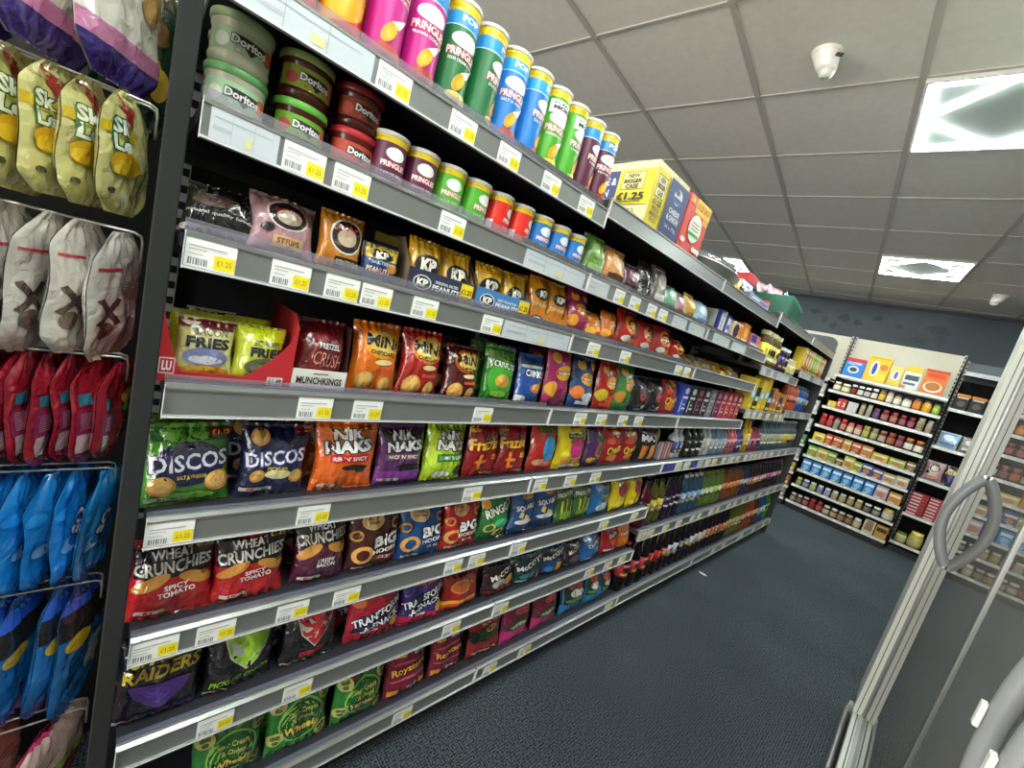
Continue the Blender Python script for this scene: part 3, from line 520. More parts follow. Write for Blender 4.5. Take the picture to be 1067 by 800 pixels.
for n in range(5):
    y0, y1 = BAY[n], BAY[n + 1]; u = UNITS[n]
    def tk(k): return [t for t in TICK.get(k, []) if y0 - .001 <= t[0] < y1 - .02]
    zt = 1.618 if n == 0 else (1.65 if n < 3 else 1.688)
    shelf(u, y0, y1, zt, .4, 0, tk(1) if n == 0 else (), lip=.02 if n == 0 else 0, name='shelf')
    if n < 3:
        shelf(u, y0, y1, RB[2], .39, 0, tk(2), lip=.016); shelf(u, y0, y1, RB[3], .39, 0, tk(3), lip=.016 if n < 2 else .0); shelf(u, y0, y1, RB[4], .39, 0, tk(4), lip=.008 if n == 0 else 0)
    if n == 3: shelf(u, y0, y1, 1.37, .38, 0, tk('2b'), lip=0); shelf(u, y0, y1, 1.095, .38, 0, tk('4b'), lip=0)
    if n == 4: shelf(u, y0, y1, 1.44, .38, 0, tk('2c'), lip=0); shelf(u, y0, y1, 1.125, .38, 0, tk('4c'), lip=0)
    shelf(u, y0, y1, RB[5], .4, 0, tk(5), lip=0, purple=((1.79, 1.925, '#4a4390'), (2.1, 2.19, '#4a4390')) if n == 2 else ())
    if n < 2: shelf(u, y0, y1, RB[6], .4, 0, tk(6), lip=0); shelf(u, y0, y1, RB[7], .4, 0, tk(7), lip=0)
    else: shelf(u, y0, y1, .446, .4, 0, tk('6b'), lip=0)
    shelf(u, y0, y1, RB[8], .42, 0, tk(8), lip=0)
# rounded grey end board on the top of the run
mb = MB(); z0 = 1.7435
pts = [(-.42, z0), (0.0, z0), (0.0, z0 + .07)] + [(-.07 + .07 * cos(a), z0 + .07 + .06 * sin(a)) for a in [pi / 2 * k / 8 for k in range(1, 9)]] + [(-.42, z0 + .13)]
mb.prism(pts, 4.405, 4.425, M('#6c7073', 'paint'), 'y'); mb.recalc = True
tag(mb.build('end_board'), 'grey board with a rounded corner standing at the far end of the long run', 'board')
mb = MB(); mb.box(-.445, 4.432, 0, -.002, 4.45, 1.735, M('#2a2b2c', 'paint')); tag(mb.build('closing_board'), 'dark panel closing the far end of the long shelving run', 'panel')
# near end post between the hanging bags and the first bay
mb = MB(); mb.box(-.022, -.034, 0, 0, -.009, 2.2, M('#1e1f20', 'matte'), .002)
tag(mb.build('upright_post'), 'tall dark grey metal post between the hanging packets and the shelves', 'post')

SHN = {1: 'on the top shelf', 2: 'on the second shelf down', 3: 'on the third shelf down', 4: 'on the fourth shelf down', 5: 'on the fifth shelf down', 6: 'on the sixth shelf down', 7: 'on the seventh shelf down', 8: 'on the lowest shelf'}
SEED = [0]
def bag(key, row, y0, w, h, desc, x=-.05, lean=9, yaw=0, t=.046, z=None, name='crisp_packet', cat='packet', grp=None, rx=0, label=None, cell=None):
    SEED[0] += 1; s = SEED[0]
    if cell is None: cell = .011 if y0 < .9 else .03
    k_ = 1.045 if row >= 5 and z is None else 1.0
    me = bag_mesh(name, w * k_, h * (1.03 if row < 6 else 1.08), t * 1.2, D[key], s, cell)
    o = bpy.data.objects.new(name, me); COL.objects.link(o)
    o.location = (x, y0 + w / 2, (DZ[row] if z is None else z) + .001)
    o.rotation_euler = (Rd(rx), Rd(-lean), Rd(yaw))
    tag(o, label or (desc + ' ' + SHN[row]), cat, grp or 'crisp packets ' + SHN[row]); return o
# fifth shelf down (discs and ribbed snacks)
rows = {
 4: [('mini_o', .295, .106, .147, 'orange packet of mini cheese biscuits'), ('mini_r', .404, .106, .150, 'red and orange packet of mini cheese biscuits'), ('mini_d', .524, .108, .132, 'dark red packet of mini biscuits with biscuits shown'),
     ('crink_g', .652, .108, .150, 'bright green crinkled crisp packet'), ('crink_b', .775, .108, .143, 'blue crinkled crisp packet'), ('walk_m', .893, .125, .180, 'large magenta crisp packet with yellow round logo'), ('walk_bo', 1.027, .125, .166, 'blue and orange crisp packet'),
     ('walk_r', 1.169, .120, .167, 'red and yellow crisp packet'), ('walk_g', 1.295, .110, .170, 'green based crisp packet beside the red and yellow one'), ('dk_mum', 1.418, .122, .140, 'near black snack packet with pale figure, nearer of two'), ('dk_mum', 1.549, .115, .141, 'near black snack packet with pale figure, further of two'), ('red_star', 1.672, .15, .148, 'red packet with yellow slanted lettering, last packet before the cartons')],
 5: [('discos_g', -.006, .118, .139, 'green packet lettered with round disc crisps'), ('discos_n', .127, .114, .140, 'navy blue packet with round disc crisps'), ('nik_or', .262, .128, .150, 'orange packet with jagged white lettering'), ('nik_pu', .398, .122, .144, 'purple packet with jagged white lettering'), ('nik_li', .527, .124, .145, 'lime green packet with jagged white lettering'),
     ('frazz', .661, .113, .149, 'dark red bacon snack packet, left of the pair'), ('frazz', .779, .113, .147, 'dark red bacon snack packet, right of the pair'), ('mon_r', .918, .126, .158, 'red packet with a blue blob'), ('mon_y', 1.054, .15, .160, 'yellow packet with a pink blob'), ('mon_p', 1.222, .1, .154, 'dark purple snack packet'),
     ('red_star', 1.330, .118, .148, 'bright red packet with yellow lettering, nearer of two'), ('red_star', 1.456, .118, .144, 'bright red packet with yellow lettering, further of two'), ('max', 1.589, .19, .145, 'black and orange packet with big white letters')],
 6: [('wheat_r', -.008, .118, .136, 'red and black wheat snack packet, left of the pair'), ('wheat_r', .115, .122, .136, 'red and black wheat snack packet, right of the pair'), ('wheat_m', .259, .111, .143, 'maroon and black wheat snack packet'), ('big_br', .378, .126, .139, 'brown packet showing potato hoops'), ('big_bl', .510, .13, .136, 'blue packet showing potato hoops'), ('big_re', .646, .126, .133, 'red packet showing potato hoops'),
     ('ringo', .778, .12, .138, 'green packet with slanted lettering and rings'), ('square', .91, .107, .140, 'blue packet of square crisps, nearer of two'), ('square', 1.025, .115, .144, 'blue packet of square crisps, further of two'), ('french', 1.150, .098, .141, 'green stick snack packet, nearer of two'), ('french', 1.254, .098, .138, 'green stick snack packet, further of two'), ('blue_s', 1.360, .148, .140, 'plain light blue snack packet'), ('yel_r', 1.513, .128, .132, 'yellow packet with red disc, nearer of two'), ('yel_r', 1.647, .128, .124, 'yellow packet with red disc, further of two')],
 7: [('space', -.006, .124, .150, 'black packet with yellow lettering and purple patch'), ('alien_g', .126, .126, .138, 'black packet with a lime green emblem'), ('alien_r', .270, .122, .134, 'black packet with a red emblem'), ('trans_r', .42, .138, .128, 'crimson packet with slanted white lettering'), ('trans_p', .566, .136, .126, 'purple and crimson packet with slanted white lettering'), ('tom', .71, .14, .101, 'red slumped packet with yellow stripe'),
     ('mccoy', .868, .138, .106, 'dark brown ridged crisp packet'), ('mccoy_t', 1.012, .138, .112, 'dark teal ridged crisp packet'), ('mccoy_b', 1.157, .125, .105, 'black and blue ridged crisp packet'), ('dark_p', 1.288, .108, .103, 'dark plum crisp packet'), ('dor_b', 1.405, .15, .100, 'blue tortilla chip packet'), ('dor_r', 1.561, .12, .115, 'red tortilla chip packet'), ('dor_o', 1.687, .092, .107, 'orange tortilla chip packet, last before the drink bottles')],
 8: [('wheels', .132, .132, .130, 'green packet with wheel snacks, leftmost of three'), ('wheels', .277, .138, .142, 'green packet with wheel snacks, middle of three'), ('wheels', .430, .138, .134, 'green packet with wheel snacks, rightmost of three'), ('roast', .583, .132, .136, 'maroon steak crisp packet, nearer of two'), ('roast', .735, .118, .130, 'maroon steak crisp packet, further of two'), ('prawn_k', .89, .140, .147, 'red and dark green packet beside the maroon ones'),
     ('pop_p', 1.041, .150, .140, 'pink packet with green band, nearer of two'), ('pop_p', 1.209, .150, .138, 'pink packet with green band, further of two'), ('pop_b', 1.390, .15, .150, 'light blue packet with dark panel, nearest of three'), ('pop_b', 1.556, .1, .145, 'light blue packet with dark panel, middle of three'), ('pop_b', 1.665, .1, .120, 'light blue packet with dark panel, furthest of three')]}
random.seed(11)
for r, L_ in rows.items():
    for i, (k, y0, w_, h_, de) in enumerate(L_):
        bag(k, r, y0, w_, h_, de, lean=random.uniform(7, 13) if r > 5 else random.uniform(6, 10), yaw=random.uniform(-4, 4), rx=random.uniform(-1.5, 1.5))
# second rank, standing behind the front packets where it shows
for k, r, y0, w_, h_, de in (('discos_n', 5, .09, .112, .135, 'navy disc crisp packet half hidden behind the front navy one'), ('nik_or', 5, .235, .12, .148, 'orange packet standing behind the front orange one'), ('discos_g', 5, -.03, .11, .13, 'green packet standing behind the front green disc one'),
        ('wheat_m', 6, .232, .108, .138, 'maroon wheat snack packet behind the front one'), ('big_bl', 6, .475, .125, .134, 'blue hoops packet behind the front one'), ('yel_r', 6, .70, .1, .13, 'yellow packet peeping out behind the red hoops packet'),
        ('space', 7, .085, .12, .142, 'black packet standing behind the black and purple one'), ('alien_g', 7, .2, .12, .14, 'black packet standing behind the green emblem one'), ('trans_r', 7, .385, .125, .125, 'crimson packet standing behind the front crimson one'), ('dk_mum', 7, .81, .12, .11, 'dark packet in the shade beside the slumped red one'),
        ('roast', 8, .555, .128, .135, 'maroon steak packet behind the front ones'), ('prawn_k', 8, .845, .12, .14, 'red packet standing behind the front red and green one'), ('wheels', 8, .24, .13, .135, 'green wheel snack packet behind the middle one'),
        ('mini_d', 4, .49, .1, .14, 'dark red biscuit packet behind the front ones'), ('mini_r', 4, .365, .1, .145, 'red biscuit packet behind the orange and red ones'), ('crink_g', 4, .625, .1, .15, 'green crinkled packet behind the front green one'), ('crink_b', 4, .74, .1, .15, 'blue crinkled packet behind the front blue one'), ('walk_m', 4, .86, .11, .16, 'magenta packet behind the large magenta one')):
    bag(k, r, y0 + .02, w_, h_, de, x=-.115, lean=8, cell=.03)

# -- fourth shelf down: red display tray with fries packets, white-fronted tray of pretzels
z4 = DZ[4] + .001
e = empty('display_tray', 'red cardboard display tray with curved sides holding pale snack packets', 'tray', (-.026, .083, z4))
mb = MB(); W2 = .097; cardr = M('#b3202a', 'card')
prof = [(-W2, 0), (W2, 0), (W2, .118)] + [(W2 - .012 * k, .118 - .10 * (k / 6) ** .6) for k in range(1, 7)] + [(-W2 + .035 + .012 * (0), .018)] + [(-W2 + .035 - .006 * k, .018 + .1 * (k / 5) ** 1.4) for k in range(1, 6)] + [(-W2, .12)]
mb.prism(prof, -.002, 0, cardr, 'x'); mb.recalc = True; mb.build('front_panel', e)
for s_ in (-1, 1):
    mb = MB(); mb.prism([(-.0025, 0), (-.0025, .118), (-.03, .138), (-.2, .14), (-.2, 0)], s_ * W2 - (.0015 if s_ > 0 else 0), s_ * W2 + (.0015 if s_ < 0 else 0), cardr, 'y'); mb.recalc = True; mb.build('side_panel', e)
mb = MB(); mb.box(-.2, -W2 + .002, 0, -.0025, W2 - .002, .002, cardr); mb.build('base', e)
mb = MB(); fm = lambda a, b, o=0: (o, -W2 + a * 2 * W2, b * .13)
draw(mb, fm, 2 * W2, .13, [R(.035, .1, .135, .3, '#e8c8c8'), R(.042, .115, .128, .285, '#b3202a'), T('LU', .085, .2, .06, .12, WH, b=.04), ], 'card', .03); mb.build('logo', e)
mb = MB(); draw(mb, fm, 2 * W2, .13, [R(.8, .04, .93, .16, '#cfc8c0'), T('£1.49', .865, .1, .11, .08, BK)], 'card', .03); mb.build('price_sticker', e)
bag('bacon', 4, .012, .078, .098, '', x=-.052, lean=8, t=.036, z=z4 + .002, label='pale yellow bacon snack packet with maroon top, left in the red tray')
bag('scampi', 4, .090, .078, .099, '', x=-.052, lean=8, t=.036, z=z4 + .002, label='lime yellow scampi snack packet, right in the red tray')
for k, (yy, zz, c) in enumerate(((.005, .07, 'scampi'), (.085, .075, 'scampi'), (.03, .088, 'bacon'))):
    o = bag(c, 4, yy, .078, .1, '', x=-.1 - .03 * k, lean=15, t=.03, z=z4 + .002 + .0 * zz, label='snack packet standing behind in the red tray, %s row back' % nth(k + 2), cell=.03)
e = empty('display_tray', 'white fronted carton tray of dark red pretzel packets', 'tray', (-.026, .231, z4))
mb = MB(); mb.box(-.0025, -.05, 0, 0, .05, .042, M('#d6d4cc', 'card')); fm = lambda a, b, o=0: (o, -.05 + a * .1, b * .042)
draw(mb, fm, .1, .042, [T('MUNCHKINGS', .5, .5, .84, .34, BK, b=.03), R(.36, .8, .64, .86, '#7a5a3a')], 'card', .03); mb.build('front_panel', e)
mb = MB()
for s_ in (-1, 1): mb.prism([(-.003, 0), (-.003, .042), (-.02, .13), (-.16, .13), (-.16, 0)], s_ * .05 - (.001 if s_ > 0 else 0), s_ * .05 + (.001 if s_ < 0 else 0), M('#3a1216', 'card'), 'y')
mb.box(-.16, -.049, 0, -.003, .049, .0015, M('#3a1216', 'card')); mb.recalc = True; mb.build('carton_body', e)
bag('crush', 4, .184, .094, .128, '', x=-.052, lean=8, t=.04, z=z4 + .003, label='dark red pretzel packet standing in the white fronted tray')

# -- third shelf down
z3 = DZ[3] + .001
bag('black', 3, -.003, .1, .085, 'black glossy food packet lying at the near end', x=-.06, lean=25, yaw=-12, t=.04)
bag('pork_p', 3, .083, .105, .096, 'pinkish pork snack packet with round dark logo', x=-.05, lean=14, yaw=6)
bag('pork_o', 3, .190, .08, .104, 'bronze pork snack packet with round dark logo', x=-.05, lean=6)
bag('kp_s', 3, .272, .076, .072, 'small blue and yellow peanut packet', x=-.048, lean=8, t=.03)
def peanut_tray(y0, w_, hb, col, txt, lab, key, bh, nb, logo='#20243c'):
    e = empty('peanut_carton', lab + ' ' + SHN[3], 'carton', (-.026, y0 + w_ / 2, z3), 0, 'peanut cartons on the third shelf down')
    c = M(col, 'card'); W_ = w_ - .006
    mb = MB(); mb.box(-.0025, -W_ / 2, 0, 0, W_ / 2, hb, c); fm = lambda a, b, o=0: (o, (a - .5) * W_, b * hb)
    draw(mb, fm, W_, hb, [E(.2, .5, .13, .3, '#e8e8e4'), E(.2, .5, .115, .26, '#141416'), T('KP', .2, .5, .16, .32, '#efefe8', b=.06), T('ORIGINAL SALTED' if nb == 2 and hb < .06 and col == '#2a2d4a' else 'DRY ROASTED', .56, .66, .36, .12, WH), T('PEANUTS', .56, .42, .42, .24, WH, b=.03), R(.78, .06, .98, .94, '#e6cc1c'), T('£1.25', .88, .6, .17, .24, '#6a1a14', b=.03)] if txt else
         [E(.16, .5, .15, .3, '#141416'), T('KP', .16, .5, .18, .34, '#efefe8', b=.06), T('PEANUTS', .6, .5, .45, .25, '#e8c890', b=.03)], 'card', .03); mb.build('front_panel', e)
    mb = MB()
    for s_ in (-1, 1): mb.prism([(-.003, 0), (-.003, hb), (-.05, bh * .98), (-.17, bh), (-.17, 0)], s_ * W_ / 2 - (.0015 if s_ > 0 else 0), s_ * W_ / 2 + (.0015 if s_ < 0 else 0), M('#7a6a50' if txt else col, 'card'), 'y')
    mb.box(-.17, -W_ / 2 + .002, 0, -.003, W_ / 2 - .002, .0015, c); mb.recalc = True; mb.build('carton_body', e)
    bw = (W_ - .006) / nb
    for k in range(nb): bag(key, 3, y0 + .006 + bw * k, bw, bh * .98, '', x=-.05, lean=8, t=.035, z=z3 + .003, label='yellow peanut packet, %s in the %s' % (['left', 'right'][k], lab.split(' of ')[0]))
peanut_tray(.362, .176, .052, '#2a2d4a', True, 'navy fronted carton of peanut packets', 'kp_y', .112, 2)
peanut_tray(.542, .186, .055, '#3f7cb8', True, 'light blue fronted carton of peanut packets', 'kp_y', .109, 2)
peanut_tray(.734, .165, .036, '#b8701c', False, 'brown fronted carton of peanut packets', 'kp_br', .128, 2)
mb = MB(); mb.box(-.20, .31, z3, -.10, .37, z3 + .105, M('#1b1c20', 'card')); mb.box(-.0995, .311, z3 + .085, -.0993, .369, z3 + .103, M('#9a8a2a', 'card'))
tag(mb.build('carton'), 'dark carton with yellow stripe behind the small blue packet on the third shelf down', 'carton')
for a in (('walk_m', .905, .1, .134, 'magenta crisp packet with round yellow crisps'), ('walk_o', 1.008, .078, .085, 'orange packet slumped beside the magenta one'), ('walk_o', 1.09, .088, .105, 'orange packet standing upright'), ('red_mon', 1.19, .126, .132, 'red packet with orange face patch, nearest of four'),
          ('red_mon', 1.322, .13, .116, 'red packet with orange face patch, second of four'), ('red_mon', 1.457, .13, .121, 'red packet with orange face patch, third of four'), ('red_mon', 1.592, .13, .09, 'red packet with orange face patch, furthest of four')):
    bag(a[0], 3, a[1], a[2], a[3], a[4].replace('face patch', 'patch'), lean=10, yaw=random.uniform(-5, 5))
for k in range(8):
    bag(['p_beige', 'p_gold', 'p_beige', 'p_beige', 'p_gold', 'gold_cap', 'p_gold', 'p_beige'][k], 3, 1.735 + k * .112, .112, .12, '', x=-.075, lean=62, yaw=random.uniform(-12, 12), t=.032, label='beige flat snack packet lying back, %s of the row %s' % (nth(k + 1), SHN[3]), cell=.05)

# -- second shelf: dip tubs, small tubes, then packets
def cyl_map(r, W_, Hh, z0, ang=0, taper=0):
    return lambda a, b, o=0: ((r + o) * cos((a - .5) * W_ / r + ang), (r + o) * sin((a - .5) * W_ / r + ang), z0 + b * Hh)
TUB = {}
def tub(y, z, ck, lab, dx=0):
    body, lid, lab_c, txt_c = {'w': ('#c9c8b0', '#9db885', '#a8c49a', '#dfe0d0'), 'w2': ('#c9c8b0', '#6fae6a', '#a8d0a4', '#dfe0d0'), 'g': ('#4a1a14', '#8fa860', '#93a332', '#c04a3a'), 'g2': ('#4a1a14', '#6fc04a', '#6fae2c', '#c04a3a'), 'r': ('#4c1612', '#7a1c22', '#8c3a24', '#c04a3a'), 'r2': ('#5a1a14', '#c02a30', '#c0442a', '#c04a3a')}[ck]
    e = empty('dip_tub', lab + ' second shelf down', 'tub', (-.088 + dx, y, z), 0, 'stacked dip tubs')
    k = ck; r = .0405
    if k not in TUB:
        mb = MB(); mb.lathe([(.034, 0), (.0385, .003), (.0405, .010), (.0405, .014), (.0388, .018), (.0388, .050), (.0405, .054), (.0405, .060)], 32, M(body, 'gloss'))
        m1 = mb.mesh('tub_body')
        mb = MB(); draw(mb, cyl_map(.0388, .10, .032, .018), .10, .032, [R(0, 0, 1, 1, lab_c), E(.2, .4, .1, .3, txt_c), E(.85, .5, .12, .35, '#d0703a'), P([(.35, .8), (.8, .72), (.58, .08)], '#2a1412'), T('Doritos', .56, .52, .46, .36, WH, BK, rot=-3, b=.04), R(.4, .1, .44, .2, txt_c)], 'ink', .006, base=.0005)
        m2 = mb.mesh('tub_label')
        mb = MB(); mb.lathe([(.0415, .0595), (.0425, .061), (.0425, .069), (.041, .0715), (.037, .0715), (.036, .070)], 32, M(lid, 'plastic')); m3 = mb.mesh('tub_lid')
        TUB[k] = (m1, m2, m3)
    for nm, me in zip(('tub_body', 'tub_label', 'tub_lid'), TUB[k]):
        o = bpy.data.objects.new(nm, me); COL.objects.link(o); o.parent = e
z2 = DZ[2] + .001
for y, a, b_, la in ((.045, 'w2', 'w', 'pale cream'), (.138, 'g2', 'g', 'green labelled'), (.229, 'r2', 'r', 'red labelled')):
    tub(y, z2, a, la + ' dip tub, lower one of its stack,'); tub(y, z2 + .072, b_, la + ' dip tub, upper one of its stack,')
tub(.052, z2, 'w2', 'pale dip tub in the back rank, lower one,', -.09); tub(.052, z2 + .072, 'w', 'pale dip tub in the back rank, upper one,', -.09)

TB = {}
def can(x, y, z, col, kind, lab, ang=0, top=None, grp=None):
    """tall or short snack tube: body, printed front, rim and lid"""
    tall = kind == 'tall'; r = .0345 if tall else .034; h = .195 if tall else .094
    e = empty('snack_tube', lab, 'tube', (x, y, z), ang, grp)
    k = (col, kind, top)
    if k not in TB:
        mb = MB(); mb.lathe([(r - .001, 0), (r, .0008), (r, .003), (r - .001, .004), (r - .001, .006)], 36, M('#c8c8c8', 'metal')); mb.lathe([(r - .0008, .006), (r - .0008, h - .005)], 36, M(col, 'plastic')); m1 = mb.mesh('tube_body')
        mb = MB(); Hh = h - .012; W_ = 2 * pi * r * .62
        fm = cyl_map(r - .0008, W_, Hh, .0065)
        ov = '#e8e8e8'; lc = {'#d52a2a': '#c9252a'}.get(col, '#b9244a')
        if tall:
            y1 = .93
            sp = []
            if top and top != '#SCAN': sp += [R(-.3, .78, 1.3, .93, top), R(-.3, .775, 1.3, .785, '#cfe6f4'), T('POP', .5, .86, .26, .06, WH, b=.05)]
            if top == '#SCAN': sp = [R(.22, .72, .78, .88, WH), T('SCAN &', .5, .845, .42, .035, BK), T('MORE', .5, .79, .4, .05, BK, b=.05)]
            zz = .66 if top else .78
            sp += [E(.5, zz, .23, .075, ov), T('PRINGLES', .5, zz - .125, .54, .075, WH, '#c8202c', b=.03)]
            sp += [T({'#c21f86': 'PRAWN COCKTAIL', '#1f6b3a': 'SOUR CREAM & ONION', '#1f78c8': 'SALT & VINEGAR', '#4fa828': 'CHEESE & ONION', '#5a1e3c': 'TEXAS BBQ', '#d8281c': 'ORIGINAL'}.get(col, 'ORIGINAL'), .52, zz - .2, .5, .03, WH)]
            sp += [E(.5, .27, .15, .058, '#e09a14', 60), E(.53, .275, .1, .036, '#f0bc34', 60), R(.94, 0, .985, .9, '#e6e6e2'), P([(.5, .36), (.75, .47), (.62, .33)], '#e8e0dc'), E(.55, .12, .22, .05, {'#1f6b3a': '#c9c070', '#4fa828': '#d8d040'}.get(col, '#b8443a'))]
            if kind == 'tall' and col == '#d8281c': sp = [E(.5, .62, .32, .1, '#e8a81c', 30), E(.5, .4, .33, .1, '#e0981c', -20), E(.45, .2, .34, .1, '#e8a81c', 20), E(.5, .8, .3, .08, '#f2b83c', -15), T('PRINGLES', .5, .92, .6, .05, WH)]
        else: sp = [E(.5, .64, .14, .14, ov), T('PRINGLES', .5, .4, .38, .12, WH, '#c8202c', b=.03), T({'#5a1e3c': 'TEXAS BBQ', '#4fa828': 'SOUR CREAM', '#1f78c8': 'SALT & VINEGAR'}.get(col, 'ORIGINAL'), .5, .2, .36, .06, WH), R(.0, .08, .12, .32, '#d8d8d0')]
        draw(mb, fm, W_, Hh, sp, 'plastic', .006 if tall else .006, base=.0003, step=.0001); m2 = mb.mesh('printed_front')
        mb = MB(); zb_ = h - (.022 if tall else .017)
        mb.lathe([(r - .0004, zb_), (r - .0002, h - .005)], 36, M('#e2c51c', 'plastic'), cap=False); fm2 = cyl_map(r - .0002, 2 * pi * r * .8, h - .005 - zb_, zb_)
        draw(mb, fm2, 2 * pi * r * .8, h - .005 - zb_, [T('£1.25 PRICE', .3, .5, .22, .26, '#b07a14', b=0), T('£1.25 PRICE', .7, .5, .22, .26, '#b07a14', b=0)], 'plastic', .006, base=.0002); m4 = mb.mesh('price_band')
        mb = MB(); mb.lathe([(r, h - .006), (r + .0012, h - .0055), (r + .0014, h + .001), (r + .0006, h + .002), (r - .003, h + .002), (r - .004, h + .0005)], 36, M('#dcdcd6', 'plastic')); m3 = mb.mesh('tube_lid')
        TB[k] = (m1, m2, m4, m3)
    for nm, me in zip(('tube_body', 'printed_front', 'price_band', 'tube_lid'), TB[k]):
        o = bpy.data.objects.new(nm, me); COL.objects.link(o); o.parent = e
    return e
tubes = [(-1, '#d8281c', None), (0, '#d8281c', None), (1, '#d8281c', None), (2, '#c21f86', None), (3, '#c21f86', '#2a8fd0'), (4, '#1f6b3a', '#2a8fd0'), (5, '#1f6b3a', '#2a8fd0'), (6, '#1f78c8', '#2a9be0'), (7, '#1f78c8', '#2a9be0'), (8, '#4fa828', '#SCAN'), (9, '#4fa828', '#SCAN'), (10, '#5a1e3c', '#2a8fd0'), (11, '#5a1e3c', '#2a8fd0')]
cn = {'#d8281c': 'red', '#c21f86': 'magenta', '#1f6b3a': 'dark green', '#1f78c8': 'blue', '#4fa828': 'bright green', '#5a1e3c': 'maroon'}
for k, c, tp in tubes:
    if k < 0: continue
    n_same = [t[0] for t in tubes if t[1] == c and t[0] >= 0]; which = ['nearer', 'further'][n_same.index(k)] if len(n_same) == 2 else 'only'
    can(-.062, .093 + .0722 * k, DZ[1] + .001, c, 'tall', 'tall %s snack tube with white lid, %s of its colour, on the top shelf' % (cn[c], which), ang=[0, -.1, -.05, -.1, 0, .75, -.1, .6, -.05, .45, .55, -.05][k], top=tp, grp='tall snack tubes on the top shelf')
for k in range(12):
    can(-.145, .093 + .0722 * k, DZ[1] + .001, tubes[k + 1][1], 'tall', 'tall %s snack tube in the rear rank of the top shelf, %s along' % (cn[tubes[k + 1][1]], nth(k + 1)), top=tubes[k + 1][2], grp='tall snack tubes on the top shelf')
sm_ = [(.292, '#5a1e3c', 0), (.362, '#5a1e3c', -.1), (.432, '#4fa828', -.1), (.504, '#4fa828', .3), (.577, '#d8281c', .7), (.650, '#d8281c', .7), (.723, '#1f78c8', 0), (.797, '#1f78c8', .1), (.870, '#1f78c8', .15)]
for i, (y, c, an) in enumerate(sm_):
    same = [q for q in range(9) if sm_[q][1] == c]; wd = ['nearest', 'second', 'third'][same.index(i)]
    can(-.066, y, z2, c, 'short', 'short %s snack tube with yellow rim, %s of its colour, below the tall tubes' % (cn[c], wd), ang=an, grp='short snack tubes')
for k, (key, y0, w_, h_, la) in enumerate((('p_green', .915, .098, .125, 'green crumpled packet right of the short blue tubes'), ('p_or', 1.018, .11, .12, 'orange brown packet beside the green crumpled one'), ('p_pu', 1.133, .098, .10, 'dull purple packet'), ('p_bk', 1.236, .085, .135, 'black packet beside the purple one'), ('p_gy', 1.326, .1, .145, 'grey and silver packet standing tall'),
        ('p_mint', 1.431, .09, .1, 'mint green packet'), ('p_pk', 1.524, .085, .095, 'pale pink packet'), ('p_ye', 1.612, .095, .11, 'yellow packet beside the pale pink one'), ('p_lb', 1.712, .13, .1, 'pale blue packet'))):
    bag(key, 2, y0, w_, h_, la, lean=12, yaw=random.uniform(-6, 6), cell=.05)
# ------------------------------------------------------------------ boxes, bottles, jars
FACE = {'+x': lambda x0, y0, z0, x1, y1, z1: (lambda a, b, o=0: (x1 + o, y0 + a * (y1 - y0), z0 + b * (z1 - z0))),
        '-y': lambda x0, y0, z0, x1, y1, z1: (lambda a, b, o=0: (x0 + a * (x1 - x0), y0 - o, z0 + b * (z1 - z0)))}
def carton(name, d, col, art, label, cat, loc, rz=0, group=None, arty=None, flaps=True):
    """box of size d = (x, y, z) with its base centre at loc; art on the +x face, arty on the -y face"""
    dx, dy, dz = d; mb = MB(); b_ = (-dx / 2, -dy / 2, 0, dx / 2, dy / 2, dz)
    mb.box(*b_, M(col, 'card'), .0015)
    if flaps: mb.box(-dx / 2 + .001, -.001, dz - .0002, dx / 2 - .001, .001, dz + .0004, M('#8a7a5a', 'card'))
    if art: draw(mb, FACE['+x'](*b_), dy, dz, art, 'card', .05)
    if arty: draw(mb, FACE['-y'](*b_), dx, dz, arty, 'card', .05)
    o = mb.build(name); o.location = loc; o.rotation_euler = (0, 0, rz); return tag(o, label, cat, group)
BT = {}
